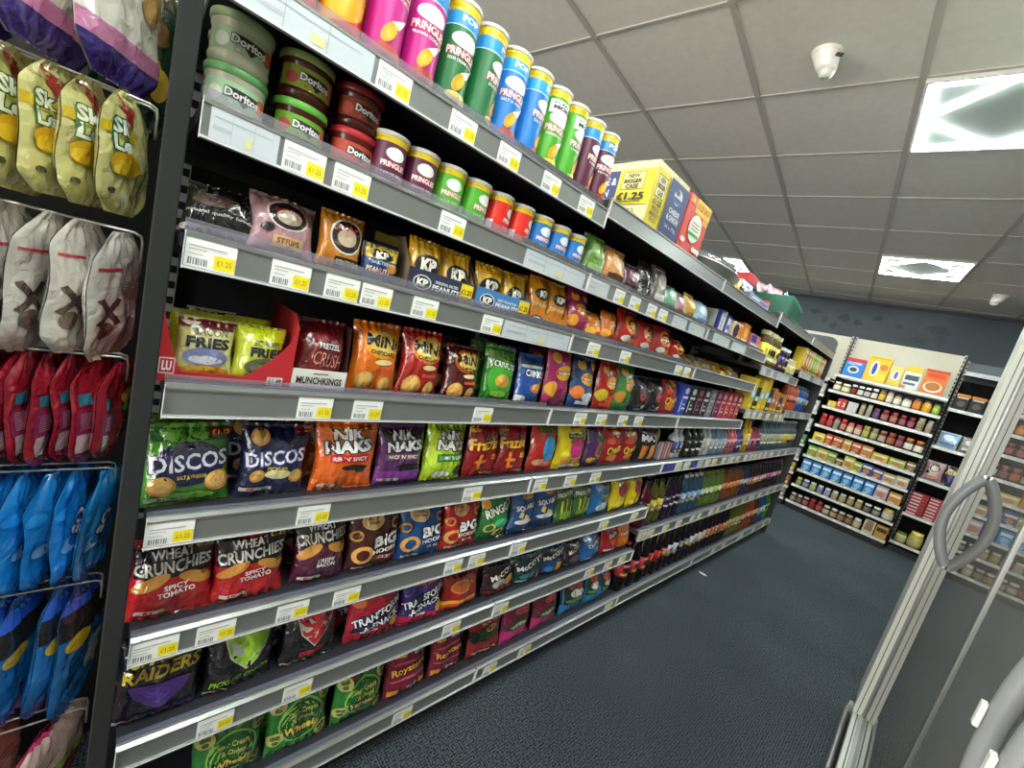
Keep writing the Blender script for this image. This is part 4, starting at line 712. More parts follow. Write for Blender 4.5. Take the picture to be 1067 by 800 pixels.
def bottle(loc, r, h, liq, lab, capc, label, group, style=0, lean=0, rz=0):
    e = empty('drink_bottle', label, 'bottle', loc, rz, group)
    k = (r, h, liq, lab, capc, style)
    if k not in BT:
        mb = MB(); n = 18
        if style == 0: pr_ = [(r * .7, 0), (r * .92, .004), (r, .014), (r, h * .25), (r * .95, h * .3), (r * .95, h * .56), (r, h * .6), (r * .96, h * .68), (r * .6, h * .83), (r * .4, h * .9), (r * .4, h * .935)]
        elif style == 1: pr_ = [(r * .8, 0), (r, .006), (r, h * .62), (r * .9, h * .68), (r * .42, h * .78), (r * .36, h * .94)]
        else: pr_ = [(r * .9, 0), (r, .004), (r, h * .72), (r * .94, h * .8), (r * .8, h * .86), (r * .8, h * .88)]
        mb.lathe(pr_, n, M(liq, 'gloss')); m1 = mb.mesh('bottle_body')
        z0, z1 = {0: (.3, .57), 1: (.18, .55), 2: (.15, .65)}[style]; rl = r * (.955 if style == 0 else 1.005)
        mb = MB(); mb.lathe([(rl, h * z0), (rl + .0004, h * z0), (rl + .0004, h * z1), (rl, h * z1)], n, M(lab, 'plastic'), cap=False)
        fm = cyl_map(rl + .0004, r * 2.0, h * (z1 - z0), h * z0)
        rr_ = random.Random(hash(lab) % 99 if False else sum(map(ord, lab + liq)))
        draw(mb, fm, r * 2, h * (z1 - z0), [E(.5, .6, .3, .2, rr_.choice(['#e8e4da', '#e0c040', '#c8c8c4', '#1c1c20'])), R(.12, .14, .88, .3, rr_.choice(['#e8e4da', '#202024', '#d8b030'])), R(.2, .82, .8, .9, '#d8d8d4')], 'plastic', .009, base=.0008)
        m2 = mb.mesh('bottle_label')
        rc = {0: .42, 1: .4, 2: .84}[style] * r; zc = {0: .93, 1: .93, 2: .875}[style] * h
        mb = MB(); mb.lathe([(rc, zc), (rc * 1.04, zc + .002), (rc * 1.04, h - .002), (rc * .9, h)], n, M(capc, 'plastic')); m3 = mb.mesh('bottle_cap')
        BT[k] = (m1, m2, m3)
    for nm, me in zip(('bottle_body', 'bottle_label', 'bottle_cap'), BT[k]):
        o = bpy.data.objects.new(nm, me); COL.objects.link(o); o.parent = e
    return e
CNAME = lambda c: c
def run_bottles(z, y0, y1, seq, where, group, style=0, hmul=1.0, x=-.06):
    """seq: (liquid, label, cap, words, count, r, h)"""
    y = y0; k = 0
    for liq, lab, cp, words, cnt, r, h in seq:
        for q in range(cnt):
            if y + 2 * r > y1: return
            k += 1
            bottle((x - random.uniform(0, .006), y + r, z), r, h * hmul, liq, lab, cp, '%s, %s along %s' % (words, nth(k), where), group, style, rz=random.uniform(-.4, .4))
            y += 2 * r + .0025
random.seed(5)
zb = .446 + .051
run_bottles(zb, 1.80, 4.42, [('#4f1024', '#1c1418', '#1a1a1a', 'wine red bottle with black label', 1, .042, .235), ('#57531c', '#d0b81c', '#1a1a1a', 'olive bottle with yellow label', 2, .036, .235), ('#25142c', '#4b2a5c', '#1c1c1c', 'dark purple bottle', 3, .034, .235),
    ('#2a4a5c', '#4a90cc', '#d8d8d8', 'clear bottle with light blue label', 4, .033, .23), ('#54682e', '#96b82e', '#7a7a2a', 'bottle with lime green label', 5, .033, .23), ('#6e3c1a', '#c86c38', '#2a2a2a', 'amber bottle with orange label', 6, .033, .23), ('#1c2c48', '#3a66c0', '#1c1c1c', 'dark bottle with royal blue label', 2, .033, .23),
    ('#2c1216', '#a82c38', '#2a2a2a', 'dark red bottle with red label', 5, .033, .23), ('#1c1418', '#a84a78', '#5a1a3a', 'dark bottle with pink label', 8, .033, .23), ('#6a6030', '#b8a45c', '#3a3a30', 'straw coloured bottle', 4, .032, .23)], 'the upper bottle shelf', 'drink bottles on the upper bottle shelf')
zb = .0965 + .051
run_bottles(zb, 1.80, 4.42, [('#120c0c', '#c4404c', '#b01c24', 'large black cola bottle', 3, .044, .26), ('#1c0a0c', '#c41c28', '#c41c28', 'cola bottle with red label', 3, .037, .26), ('#160c0c', '#c8c8cc', '#c41c28', 'cola bottle with silver label', 2, .037, .26), ('#120c14', '#2438a8', '#2438a8', 'cola bottle with deep blue label', 2, .037, .26),
    ('#141014', '#c8c4c8', '#1a1a1a', 'black bottle with white label', 4, .034, .26), ('#1a1012', '#b04a58', '#1a1a1a', 'black bottle with dusty red label', 6, .034, .26), ('#5c5c20', '#a8922c', '#3a6a2a', 'olive yellow bottle', 4, .035, .26), ('#8a4218', '#c8662c', '#c04a1c', 'orange drink bottle', 4, .035, .26), ('#5a1c14', '#b84a24', '#3a1a1a', 'rust red bottle', 2, .035, .26),
    ('#1c4a7c', '#4a9ad0', '#2a5a9a', 'light blue bottle', 3, .034, .26), ('#3a7a2c', '#8ab82c', '#d8c82c', 'green bottle', 3, .034, .26)], 'the lowest bottle shelf', 'drink bottles on the lowest bottle shelf')
zb = RB[5] + .051
y5 = 1.80
bag('gold_cap', 5, 1.80, .13, .11, 'yellow topped packet behind slim striped sticks', x=-.12, z=zb + .035, label='yellow topped packet propped at the start of the drinks on the fifth shelf down')
for k in range(4): carton('snack_stick', (.02, .026, .085), ['#9a9aa4', '#a83a3c', '#9a9aa4', '#b04a44'][k], [R(.2, 0, .4, 1, '#d8d8d8'), R(.6, 0, .75, 1, '#c04a40')], 'slim striped snack stick, %s from the near end, fifth shelf down' % nth(k + 1), 'snack', (-.05, 1.818 + .03 * k, zb), group='slim snack sticks')
run_bottles(zb, 1.935, 4.41, [('#c9ccd4', '#3a4a9c', '#4a4a8c', 'white and blue tube shaped bottle', 2, .027, .16), ('#2c3028', '#1c1e1a', '#4a5040', 'near black bottle with grey base', 3, .036, .18), ('#c4ccd0', '#d8dcdc', '#e0e0e0', 'white tall bottle', 2, .03, .185), ('#7f9ab0', '#a4b8c8', '#8a9aa8', 'pale grey blue bottle with red base', 4, .03, .18),
    ('#c46a70', '#d8848c', '#e0b0b4', 'rose pink bottle', 3, .03, .17), ('#3a3a78', '#6a5a9c', '#28282c', 'violet blue bottle', 2, .03, .17), ('#c8a41c', '#e0c02c', '#1c1c1c', 'bright yellow tall bottle', 2, .03, .235), ('#a03a58', '#c87888', '#2a2a2a', 'raspberry bottle', 4, .03, .17),
    ('#4f6266', '#8a9a9c', '#c8ccc8', 'grey green clear spirit bottle', 8, .036, .235), ('#5f6a5c', '#b8b058', '#a8a868', 'grey green bottle with yellow neck', 2, .034, .235), ('#4f6064', '#7a8a8c', '#b0b4b0', 'dim grey spirit bottle', 4, .034, .235)], 'the fifth shelf down', 'drinks on the fifth shelf down', style=1)
# upright slim packs after the packets on the fourth shelf down
xs = [('#2440a0', '#d8dce8', 'royal blue'), ('#1a1a1e', '#d8d4d4', 'black and white'), ('#1c1a1e', '#b85468', 'black and pink'), ('#24222a', '#d8d0d0', 'second black and white'), ('#7a7a80', '#b0b0b4', 'grey'), ('#6a1a4a', '#c88aa0', 'plum'), ('#b02434', '#d8c0c0', 'first red'), ('#c02830', '#e0c8c8', 'second red'), ('#b82430', '#d8b0b0', 'third red'), ('#a82028', '#e0d0d0', 'last red')]
for k, (c, c2, nme) in enumerate(xs):
    y = 1.865 + k * .083
    carton('upright_pack', (.045, .07, .15), c, [R(.1, .55, .9, .62, c2), E(.5, .8, .3, .1, c2), R(.08, .1, .2, .5, c2), R(.35, .2, .85, .26, c2), R(.35, .34, .7, .38, c2)], '%s upright snack pack among slim packs, fourth shelf down' % nme, 'pack', (-.055, y, DZ[4] + .001), group='slim upright packs', flaps=False)
# shelf below the top one, bay three
carton('food_box', (.2, .07, .12), '#d4d2cc', [R(0, 0, .5, 1, '#22348c'), R(.1, .1, .4, .9, '#e0e0e0')], 'white box with blue edge on the shelf below the top one', 'box', (-.15, 2.03, z2), group='boxes on the second shelf', arty=[R(.9, 0, 1, 1, '#22348c')])
carton('food_box', (.16, .05, .11), '#2438a0', [R(.1, .1, .9, .9, '#d8dce8'), R(.2, .4, .8, .6, '#2438a0')], 'narrow blue and white box on the shelf below the top one', 'box', (-.13, 2.11, z2), group='boxes on the second shelf')
carton('food_box', (.09, .13, .10), '#e0c8b0', [E(.35, .55, .3, .35, '#18181c'), E(.8, .6, .22, .3, '#d8761c'), R(.1, .05, .9, .18, '#d8502c')], 'orange and white box with black round patch', 'box', (-.085, 2.225, z2), group='boxes on the second shelf')
carton('food_box', (.09, .1, .115), '#d87a24', [R(.1, .1, .9, .3, '#e8d8c8'), E(.5, .6, .3, .25, '#e8b040')], 'plain orange box beside the one with the black patch', 'box', (-.085, 2.35, z2), group='boxes on the second shelf')
carton('food_box', (.09, .16, .085), '#c87078', [R(.05, .5, .6, .95, '#28307c'), R(.1, .1, .9, .4, '#e8d8d8')], 'pink and navy box at the end of the second shelf', 'box', (-.085, 2.53, z2), group='boxes on the second shelf')
bag('p_lb', 2, 1.86, .12, .1, 'white and blue packet lying before the white box', lean=40, x=-.08, t=.03, cell=.05)
# fourth and fifth bays, small shelves
random.seed(8)
zz = 1.37 + .051
run_bottles(zz, 2.70, 3.10, [('#5a4a24', '#e0c81c', '#d8d0a0', 'brown bottle with yellow and black striped label', 6, .033, .215)], 'the fourth bay upper shelf', 'bottles on the upper shelf of the fourth bay', style=2)
run_bottles(zz, 3.11, 3.54, [('#241c30', '#4a3a6c', '#d8d8d8', 'dark violet bottle', 3, .031, .17), ('#c8bf80', '#d8d0a0', '#c8c8b0', 'cream yellow tub', 3, .036, .12)], 'the right half of the fourth bay upper shelf', 'bottles on the upper shelf of the fourth bay', style=2)
zz = 1.095 + .051
for k in range(9):
    c = ['#c8a81c', '#18181a', '#d0b02c', '#c8a41c', '#1c1c1e', '#b06a1c', '#b87a2c', '#3a2a24', '#b8883c'][k]
    carton('drink_multipack', (.09, .085, [.2, .15, .2, .22, .16, .17, .15, .12, .14][k]), c, [R(0, .42, 1, .62, '#7fc0c4' if k < 5 else '#c46a6c'), R(.1, .1, .9, .2, '#e8c81c'), E(.5, .5, .2, .08, '#e8e8e4')], '%s multipack, %s along the fourth bay middle shelf' % (['yellow', 'black', 'golden', 'tall yellow', 'black low', 'orange', 'amber', 'dark brown', 'pale orange'][k], nth(k + 1)), 'multipack', (-.055, 2.72 + k * .092, zz), group='multipacks of the fourth bay', flaps=False)
zz = 1.44 + .051
for k in range(9):
    c = ['#d8b42c', '#c86a4a', '#d89a3c', '#c8c03c', '#7ab04a', '#a8c84a', '#d8c84a', '#b85a4a', '#c8b04c'][k]
    carton('juice_carton', (.07, .075, .17), c, [E(.5, .5, .35, .2, '#e8dcb0'), R(.1, .78, .9, .9, '#e8e8d8'), R(.1, .1, .9, .2, '#8a3a2a')], 'juice carton in %s, %s along the last bay upper shelf' % (['yellow', 'coral', 'amber', 'lime yellow', 'green', 'light green', 'lemon', 'brick red', 'sand'][k], nth(k + 1)), 'carton', (-.05, 3.61 + k * .085, zz), group='juice cartons of the last bay', flaps=False)
zz = 1.125 + .051
run_bottles(zz, 3.57, 4.41, [('#b8501c', '#c83a24', '#c83a24', 'orange red squash bottle', 5, .034, .21), ('#2a4a8c', '#3a8ad0', '#3aa04a', 'blue green squash bottle', 4, .034, .21), ('#24243c', '#3a3a6c', '#4a4a8c', 'dark blue squash bottle', 4, .034, .2)], 'the last bay middle shelf', 'squash bottles of the last bay')

# ------------------------------------------------------------------ on the top of the run
zt = 1.65 + .0515
NBC = lambda cx, cy, s=1: [R(cx - .4 * s, cy - .22 * s, cx + .4 * s, cy + .22 * s, '#2a2820')]
yel, nav, cre = '#e3cc1e', '#2f3a70', '#d9cf9a'
e = carton('shipping_case', (.30, .215, .185), cre, [R(0, 0, .40, .9, yel), R(.08, .46, .34, .82, '#2a2820'), R(.09, .475, .33, .805, '#e8dca0'), T('NEW', .21, .745, .14, .08, '#2a2820', b=.03), T('BIGGER', .21, .64, .2, .08, '#2a2820', b=.03), T('CASE', .21, .53, .15, .08, '#2a2820', b=.03), T('£1.25', .2, .385, .24, .1, '#2a2820', b=.04), T('PRICE', .2, .27, .2, .07, '#2a2820'), T('MARKED', .2, .18, .26, .07, '#2a2820'), T('PACKS', .2, .09, .2, .07, '#2a2820'),
     R(.40, 0, 1, .9, nav), E(.7, .68, .13, .13, '#c8ccd8'), E(.66, .75, .07, .05, nav), E(.72, .6, .13, .035, '#2a6a9c'), E(.68, .64, .16, .03, nav), T('CHEESE', .7, .42, .34, .09, '#d8dae4', b=.03), T('& ONION', .7, .31, .38, .09, '#d8dae4', b=.03), R(.52, .25, .9, .262, '#a8acc0'), T('24 x 70g', .7, .14, .36, .08, '#a8acc8')],
     'large yellow and navy cardboard case of crisps on top of the shelving', 'box', (-.152, 1.185, zt + .001), arty=[R(0, .02, .56, .86, nav), T('CHEESE &', .33, .68, .4, .13, '#d8dae4', b=.03), T('ONION', .3, .48, .32, .13, '#d8dae4', b=.03), R(.08, .37, .5, .385, '#a8acc0'), T('24 x 70g e', .34, .2, .3, .12, '#a8acc8'), R(.56, .28, 1, .86, yel),
     R(.61, .52, .89, .82, '#2a2820'), R(.617, .53, .883, .81, '#e3d68a'), T('NEW', .75, .755, .14, .07, '#2a2820', b=.03), T('BIGGER', .75, .665, .22, .07, '#2a2820', b=.03), T('CASE', .75, .575, .16, .07, '#2a2820', b=.03), T('£1.25', .76, .41, .34, .13, '#2a2820', b=.04), R(.6, .315, .9, .33, '#5a5428'), R(.64, .02, .85, .2, '#2a2820'), R(.647, .03, .843, .19, cre)])
carton('shipping_case', (.28, .175, .18), '#d4493a', [R(.32, .74, 1, 1, '#e8c020'), T('£1.25', .5, .88, .26, .12, '#c0281c', b=.04), T('EACH', .8, .88, .26, .12, '#c0281c', b=.03), R(.0, .84, .28, .96, '#e07a2c'), T('4', .13, .9, .1, .09, '#f0d0a0'), R(.72, .62, .95, .72, '#e8a020'), E(.5, .46, .28, .26, '#e6e2d8'), R(.34, .54, .64, .565, '#8aa07a'), R(.32, .48, .68, .505, '#c87a6a'), R(.33, .42, .66, .445, '#8aa07a'), R(.26, .31, .72, .37, '#4a9a4a'), E(.12, .16, .1, .05, '#e8ddd8'), E(.66, .1, .07, .05, '#f0ece8'), E(.78, .1, .07, .05, '#f0ece8'), E(.9, .09, .06, .06, '#f0ece8')],
       'red cardboard case with a yellow price band on top of the shelving', 'box', (-.142, 1.40, zt + .001), flaps=False)
# foil platter with a clear lid
def platter(x, y, z, rx, ry, h, label, rz=0):
    e = empty('foil_platter', label, 'tray', (x, y, z), rz, 'foil platters')
    mb = MB(); n = 96
    def f(a, b):
        an = 2 * pi * a; fl_ = 1 + .025 * (1 if int(a * n) % 2 else -1) * sin(pi * min(1, b * 1.4)); q = (.78 + .22 * b)
        return (rx * q * cos(an) * fl_, ry * q * sin(an) * fl_, h * .55 * b)
    mb.grid(f, n, 5, M('#b8b4aa', 'metal')); mb.grid(lambda a, b: (rx * (.78 * b) * cos(-2 * pi * a), ry * .78 * b * sin(-2 * pi * a), .001), n, 1, M('#b8b4aa', 'metal'))
    mb.tube([(rx * cos(2 * pi * k / 40), ry * sin(2 * pi * k / 40), h * .55) for k in range(40)], .004, M('#c8c4ba', 'metal'), 6, True); mb.build('foil_dish', e)
    mb = MB()
    mb.grid(lambda a, b: (rx * .98 * cos(b * pi / 2) ** .4 * cos(2 * pi * a), ry * .98 * cos(b * pi / 2) ** .4 * sin(2 * pi * a), h * .56 + h * .42 * sin(b * pi / 2)), 40, 8, LIP); mb.build('clear_lid', e)
platter(-.15, 1.88, zt, .13, .27, .11, 'large fluted foil platter with clear lid on top, just past the red case')
e = carton('leaflet_tray', (.08, .3, .03), '#8a8a98', [R(.05, .3, .95, .7, '#5a5a9a'), R(.1, .4, .5, .6, '#d8d8e0')], 'low grey blue tray in front of the foil platter on the top', 'tray', (-.045, 2.28, zt + .001), flaps=False)
carton('food_box', (.1, .05, .09), '#e0b81c', [R(.15, .1, .85, .4, '#c83a24'), E(.5, .7, .3, .2, '#e8e4d8')], 'small yellow box on top, right of the foil platter', 'box', (-.2, 2.33, zt + .04), group='small boxes on the top')
carton('food_box', (.1, .14, .04), '#8a8a86', [R(.1, .2, .9, .8, '#c8c4bc')], 'grey flat box under the small yellow one on top', 'box', (-.2, 2.35, zt + .001), group='small boxes on the top', flaps=False)
carton('food_box', (.05, .05, .055), '#c8242c', [R(.1, .2, .9, .5, '#e8e4e0')], 'small red box in front of the foil platter end', 'box', (-.05, 2.48, zt + .001), group='small boxes on the top', flaps=False)
zt2 = 1.65 + .0515; zt4 = 1.688 + .0515
random.seed(21)
for k in range(9):
    y = 2.40 + (k % 3) * .085; zl = zt2 + .003 + (k // 3) * .05
    if k // 3 == 2: y += .02
    bag('p_lb' if k % 3 else 'p_gy', 2, y, .1, .09, '', x=-.11 - .03 * (k // 3), z=zl, lean=20 if k < 3 else 55, yaw=random.uniform(-20, 20), t=.032, name='wrapped_packet', grp='pale wrapped packets on the top', cell=.05, label='pale packet in the pile on top, %s layer, %s from the near side' % (nth(k // 3 + 1), nth(k % 3 + 1)))
carton('food_box', (.12, .13, .05), '#b82430', [R(.1, .2, .9, .8, '#a81c28')], 'dark red flat box on top of the pale packets', 'box', (-.24, 2.58, zt2 + .165), group='small boxes on the top', flaps=False)
carton('food_box', (.13, .18, .16), '#c8c8cc', [R(.1, .2, .5, .8, '#a8b8d0')], 'pale grey carton behind the pile of pale packets on top', 'box', (-.25, 2.55, zt2 + .001), group='small boxes on the top')
# green crate with packets in it
e = empty('green_crate', 'green plastic crate holding white packets at the far end of the top', 'crate', (-.17, 3.02, zt4 + .001), Rd(6))
mb = MB(); g = M('#145c44', 'plastic'); a1, b1, hh = .14, .24, .12
for s_ in (-1, 1):
    mb.prism([(-b1 * .92, 0), (b1 * .92, 0), (b1, hh), (-b1, hh)], s_ * a1 - .003, s_ * a1 + .003, g, 'x'); mb.prism([(-a1 * .96, 0), (a1 * .96, 0), (a1, hh), (-a1, hh)], s_ * b1 - .003, s_ * b1 + .003, g, 'y')
for k in range(9):
    yy = -b1 + .03 + k * (2 * b1 - .06) / 8
    for s_ in (-1, 1): mb.box(s_ * (a1 + .0045) - .002, yy - .004, .01, s_ * (a1 + .0045) + .002, yy + .004, hh - .02, M('#0f4c38', 'plastic'))
mb.box(-a1, -b1 * .95, 0, a1, b1 * .95, .004, g); mb.recalc = True; mb.build('crate_body', e)
mb = MB(); mb.tube([(a1, b1, hh), (-a1, b1, hh), (-a1, -b1, hh), (a1, -b1, hh)], .007, M('#1c7658', 'plastic'), 8, True); mb.build('rim', e)
for k in range(6):
    bag(['p_pk', 'p_gy', 'p_lb'][k % 3], 2, 2.84 + (k % 3) * .125, .13, .12, '', x=-.12 - .08 * (k // 3), z=zt4 + .075 + .008 * k, lean=random.uniform(15, 50), yaw=random.uniform(-25, 25), t=.035, name='wrapped_packet', grp='white packets in the green crate', cell=.05, label='white and pink packet in the green crate, %s rank, %s from the near end' % (['front', 'rear'][k // 3], nth(k % 3 + 1)))
mb = MB()
mb.tube([(-.03 - .05 * sin(t), 3.5 + .02 * t * 6, zt4 + .012 + .012 * sin(3 * t)) for t in [k / 10 * pi for k in range(11)]], [.006, .01, .013, .015, .016, .016, .015, .014, .012, .009, .005], M('#2474c0', 'plastic'), 8)
mb.tube([(-.05 - .03 * sin(t), 3.48 + .022 * t * 6, zt4 + .03 + .006 * cos(4 * t)) for t in [k / 10 * pi for k in range(11)]], [.004, .008, .01, .011, .012, .012, .01, .009, .008, .006, .003], M('#3a8ad4', 'plastic'), 8)
tag(mb.build('crumpled_wrapper'), 'bright blue crumpled plastic on top near the far end board', 'wrapper')

# ------------------------------------------------------------------ hanging packets at the left edge
D['h_yel'] = ('#cfc985', [R(0, .85, .5, .9, '#b8b070'), P([(.02, .95), (.42, .7), (.42, .88)], '#b03030'), R(.0, .62, .45, .7, '#d8b820'), T('Sk', .2, .7, .22, .12, '#efefe4', '#2a6a3a', b=.04), T('Le', .2, .57, .22, .12, '#efefe4', '#2a6a3a', b=.04), E(.3, .42, .24, .1, '#d8a81c'), E(.18, .38, .1, .06, '#e8c02c'), E(.14, .18, .05, .025, '#3a3a2c'), R(.28, .06, .34, .18, '#b8b8a0')])
D['h_sil'] = ('#c6c0b8', [R(.04, .72, .4, .74, '#b83038'), P([(.05, .5), (.12, .52), (.4, .32), (.33, .3)], '#4a3a34'), P([(.33, .52), (.4, .5), (.12, .3), (.05, .32)], '#4a3a34'), E(.2, .26, .1, .07, '#5a463a'), R(.55, .1, .95, .6, '#c8bcb4')] + [R(.5, .62 - .02 * q, .9, .628 - .02 * q, '#8a8078') for q in range(8)])
D['h_red'] = ('#921a2c', [R(.08, .58, .26, .68, '#2a7a90'), R(.05, .3, .4, .54, '#8a2c5c'), R(.08, .12, .3, .3, '#c8b8bc'), E(.7, .6, .2, .08, '#d8a02c'), E(.6, .5, .12, .05, '#4a9a3a'), E(.8, .4, .1, .05, '#e0b030')] + [R(.08, .5 - .018 * q, .36, .506 - .018 * q, '#c89ab0') for q in range(9)])
D['h_blu'] = ('#1c7cc4', [E(.2, .38, .12, .06, '#8ac0e8'), E(.26, .4, .06, .04, '#1c5aa0'), E(.1, .7, .1, .05, '#2a98e0'), T('SO', .35, .55, .3, .1, '#d8e4f0', '#123a6a', rot=70, b=.05), R(0, .02, 1, .05, '#1a6ab0')])
D['h_bly'] = ('#1f6cb0', [R(0, .66, 1, .96, '#2a2420'), R(.0, .84, 1, .96, '#2a5ac8'), E(.25, .6, .2, .07, '#e0b82c'), E(.4, .2, .3, .06, '#3a8ad0'), R(.6, .2, .9, .5, '#c8ccd0')])
D['h_big'] = ('#d8d0c6', [R(0, .0, 1, .15, '#3c2a78'), R(0, .15, 1, .24, '#c87aa4'), E(.4, .62, .3, .12, '#d8a8c0'), E(.2, .85, .2, .08, '#b87a98'), E(.7, .5, .15, .1, '#c89a5c')])
D['h_grn'] = ('#1c3324', [E(.4, .35, .2, .14, '#a88a2c'), E(.6, .3, .12, .1, '#c8a83a'), R(.1, .75, .6, .85, '#3a5a40'), E(.5, .6, .2, .08, '#6a4a2c')])
D['h_pk'] = ('#b82860', [R(0, .5, 1, .96, '#c8a8a0'), R(0, .4, 1, .5, '#8aa03c'), E(.5, .25, .3, .1, '#e0508a')])
D['h_sal'] = ('#a87868', [E(.5, .5, .3, .2, '#c89888')] + [R(.3, .7 - .04 * q, .8, .71 - .04 * q, '#7a5448') for q in range(10)])
def hang(key, y, ztop, zbot, x, yaw, w_, t_, label, grp):
    SEED[0] += 1; h_ = ztop - zbot
    me = bag_mesh('hanging_packet', w_ * 1.08, h_, t_, D[key], SEED[0], .012, wr=.0035, gather=1)
    o = bpy.data.objects.new('hanging_packet', me); COL.objects.link(o); o.location = (x, y, zbot); o.rotation_euler = (Rd(random.uniform(-3, 3)), Rd(random.uniform(-3, 3)), Rd(yaw))
    tag(o, label, 'packet', grp)
random.seed(31)
ROWS = [('h_yel', [(-.205, 1.46, 1.30), (-.165, 1.463, 1.302), (-.130, 1.462, 1.309), (-.103, 1.462, 1.307), (-.07, 1.464, 1.307)], 'pale yellow hanging packet', .027),
        ('h_sil', [(-.195, 1.28, 1.095), (-.163, 1.283, 1.093), (-.140, 1.283, 1.096), (-.102, 1.283, 1.10), (-.066, 1.28, 1.094)], 'silvery white hanging packet', .026),
        ('h_red', [(-.175, 1.09, .935), (-.153, 1.09, .938), (-.135, 1.09, .933), (-.114, 1.09, .929), (-.093, 1.09, .935), (-.074, 1.09, .93), (-.055, 1.085, .94)], 'dark red hanging packet', .016),
        ('h_blu', [(-.165, .908, .733), (-.145, .908, .733), (-.122, .908, .728), (-.101, .908, .729), (-.081, .906, .724), (-.058, .906, .728)], 'bright blue hanging packet', .018),
        ('h_bly', [(-.155, .70, .475), (-.128, .70, .477), (-.095, .70, .477), (-.062, .70, .455)], 'blue hanging packet with yellow and dark top', .024)]
for ri, (key, L_, la, th) in enumerate(ROWS):
    for k, (y, a, b_) in enumerate(L_):
        hang(key, y, a + .004, b_, -.085, 70 + random.uniform(-5, 5), .11 if key in ('h_bly', 'h_red') else .13, th, '%s, %s from the left on its rail' % (la, nth(k + 1)), la + 's on one rail')
for k, (y, x) in enumerate(((-.215, -.07), (-.150, -.06), (-.082, -.06))): hang('h_big', y, 1.70, 1.47, x, 62, .15, .036, 'large white and pink hanging packet with purple foot, %s from the left' % nth(k + 1), 'large pink and purple packets')
for k, (y, x) in enumerate(((-.075, -.30), (-.055, -.22))): hang('h_grn', y, 1.70, 1.45, x, 40, .12, .025, 'dark green hanging packet in the shade by the post, %s one' % ['farther', 'nearer'][k], 'dark green packets')
hang('h_sal', -.165, .44, .25, -.07, 60, .15, .04, 'salmon brown hanging packet at the bottom left', None); hang('h_pk', -.085, .44, .27, -.07, 60, .15, .035, 'pink and white hanging packet at the bottom left', None)
for k, (z, x) in enumerate(((1.467, -.085), (1.287, -.085), (1.097, -.085), (.912, -.085), (.705, -.085), (.445, -.085), (1.71, -.09))):
    mb = MB(); r = .0017; q = .011
    mb.tube([(x - q, -.6, z), (x - q, -.05, z), (x - q, -.042, z - .003), (x - q, -.04, z - .012), (x - q, -.04, z - .035), (x, -.04, z - .042), (x + q, -.04, z - .035), (x + q, -.04, z - .012), (x + q, -.042, z - .003), (x + q, -.05, z), (x + q, -.6, z)], r, M('#c8c8c4', 'metal'), 8)
    tag(mb.build('wire_hook'), 'double wire hanging rail, %s one from the top, at the left edge' % nth([2, 3, 4, 5, 6, 7, 1][k]), 'hook', 'wire rails for the hanging packets')
mb = MB(); mb.box(-.445, -1.2, 0, -.43, -.002, 2.2, M('#1a1a1c', 'paint')); mb.box(-.43, -.62, 0, .0, -.6, 2.2, M('#1a1a1c', 'paint')); tag(mb.build('display_board'), 'dark board behind the hanging packets', 'board')

# ------------------------------------------------------------------ shelving along the far wall
WR = M('#d8d8d2', 'plastic'); BDK = M('#28282a', 'paint')
def xshelf(unit, x0, x1, z, yf, depth=.36, rail=WR, rh=.03, tks=7):
    """shelf running along x, rail top at z, front at yf"""
    mb = MB(); mb.box(x0 + .002, yf + .004, z - .018, x1 - .002, yf + depth, z - .002, BDK); s = mb.build('shelf', unit)
    mb = MB(); mb.box(x0 + .001, yf, z - rh, x1 - .001, yf + .004, z + .002, rail); mb.box(x0 + .001, yf - .002, z - .001, x1 - .001, yf + .006, z + .003, M('#9a9c9c', 'rail')); mb.build('price_rail', s)
    random.seed(int(z * 1000))
    for k in range(tks):
        a = x0 + .02 + (x1 - x0 - .1) * (k + random.uniform(-.25, .25)) / tks + .02
        mb = MB(); mb.box(a, yf - .0012, z - rh + .003, a + .05, yf - .0002, z - .004, M('#f4f4f0', 'card')); mb.box(a + .028, yf - .0016, z - rh + .005, a + .048, yf - .0011, z - rh + .016, M('#dcd488', 'card')); mb.build('price_ticket', s)
    return s
def xunit(label, x0, x1, yf, zs, ztop, panel, pm, yb=None, depth=.36):
    u = empty('wall_shelving', label, 'shelving'); yb = yb or yf + depth + .02
    mb = MB(); mb.box(x0, yb, 0, x1, yb + .02, panel, pm); mb.build('back_panel', u)
    mb = MB(); mb.box(x0 + .01, yf + .03, 0, x1 - .01, yb - .01, min(zs) - .04, M('#1c1c1e', 'paint')); mb.build('plinth', u)
    if ztop:  # black sheets added to paint in the dark inside the shelves
        mb = MB(); mb.box(x0 + .018, yb - .012, .09, x1 - .018, yb - .001, ztop, M('#161618', 'matte')); mb.build('interior_dark_back', u)
        for xx in (x0 + .0185, x1 - .021):
            mb = MB(); mb.box(xx, yf + .05, .09, xx + .0025, yb - .012, ztop, M('#1c1c1e', 'matte')); mb.build('interior_dark_side', u)
    for xx in (x0, x1 - .018):
        mb = MB(); mb.box(xx, yb - .022, 0, xx + .018, yb, panel + .01, M('#b8b6ac', 'paint')); z = zs[0] + .03
        while z < panel - .02: mb.box(xx + .004, yb - .0235, z, xx + .014, yb - .0215, z + .022, M('#141414', 'matte')); z += .045
        mb.build('slotted_upright', u)
    return u
YW = 5.80
ZW = [1.66, 1.473, 1.279, 1.054, .86, .677, .49, .303, .10]
cream = noisy('cream_panel', '#c9c3ae', '#cfcab8', 3, .6)
u = xunit('tall shelving unit of jars and boxes against the far wall', -.17, .757, YW, [.1], 1.64, 2.14, cream, depth=.42)
for k, z in enumerate(ZW): xshelf(u, -.17, .757, z, YW, .36 if k else .3, tks=6 if k else 3)
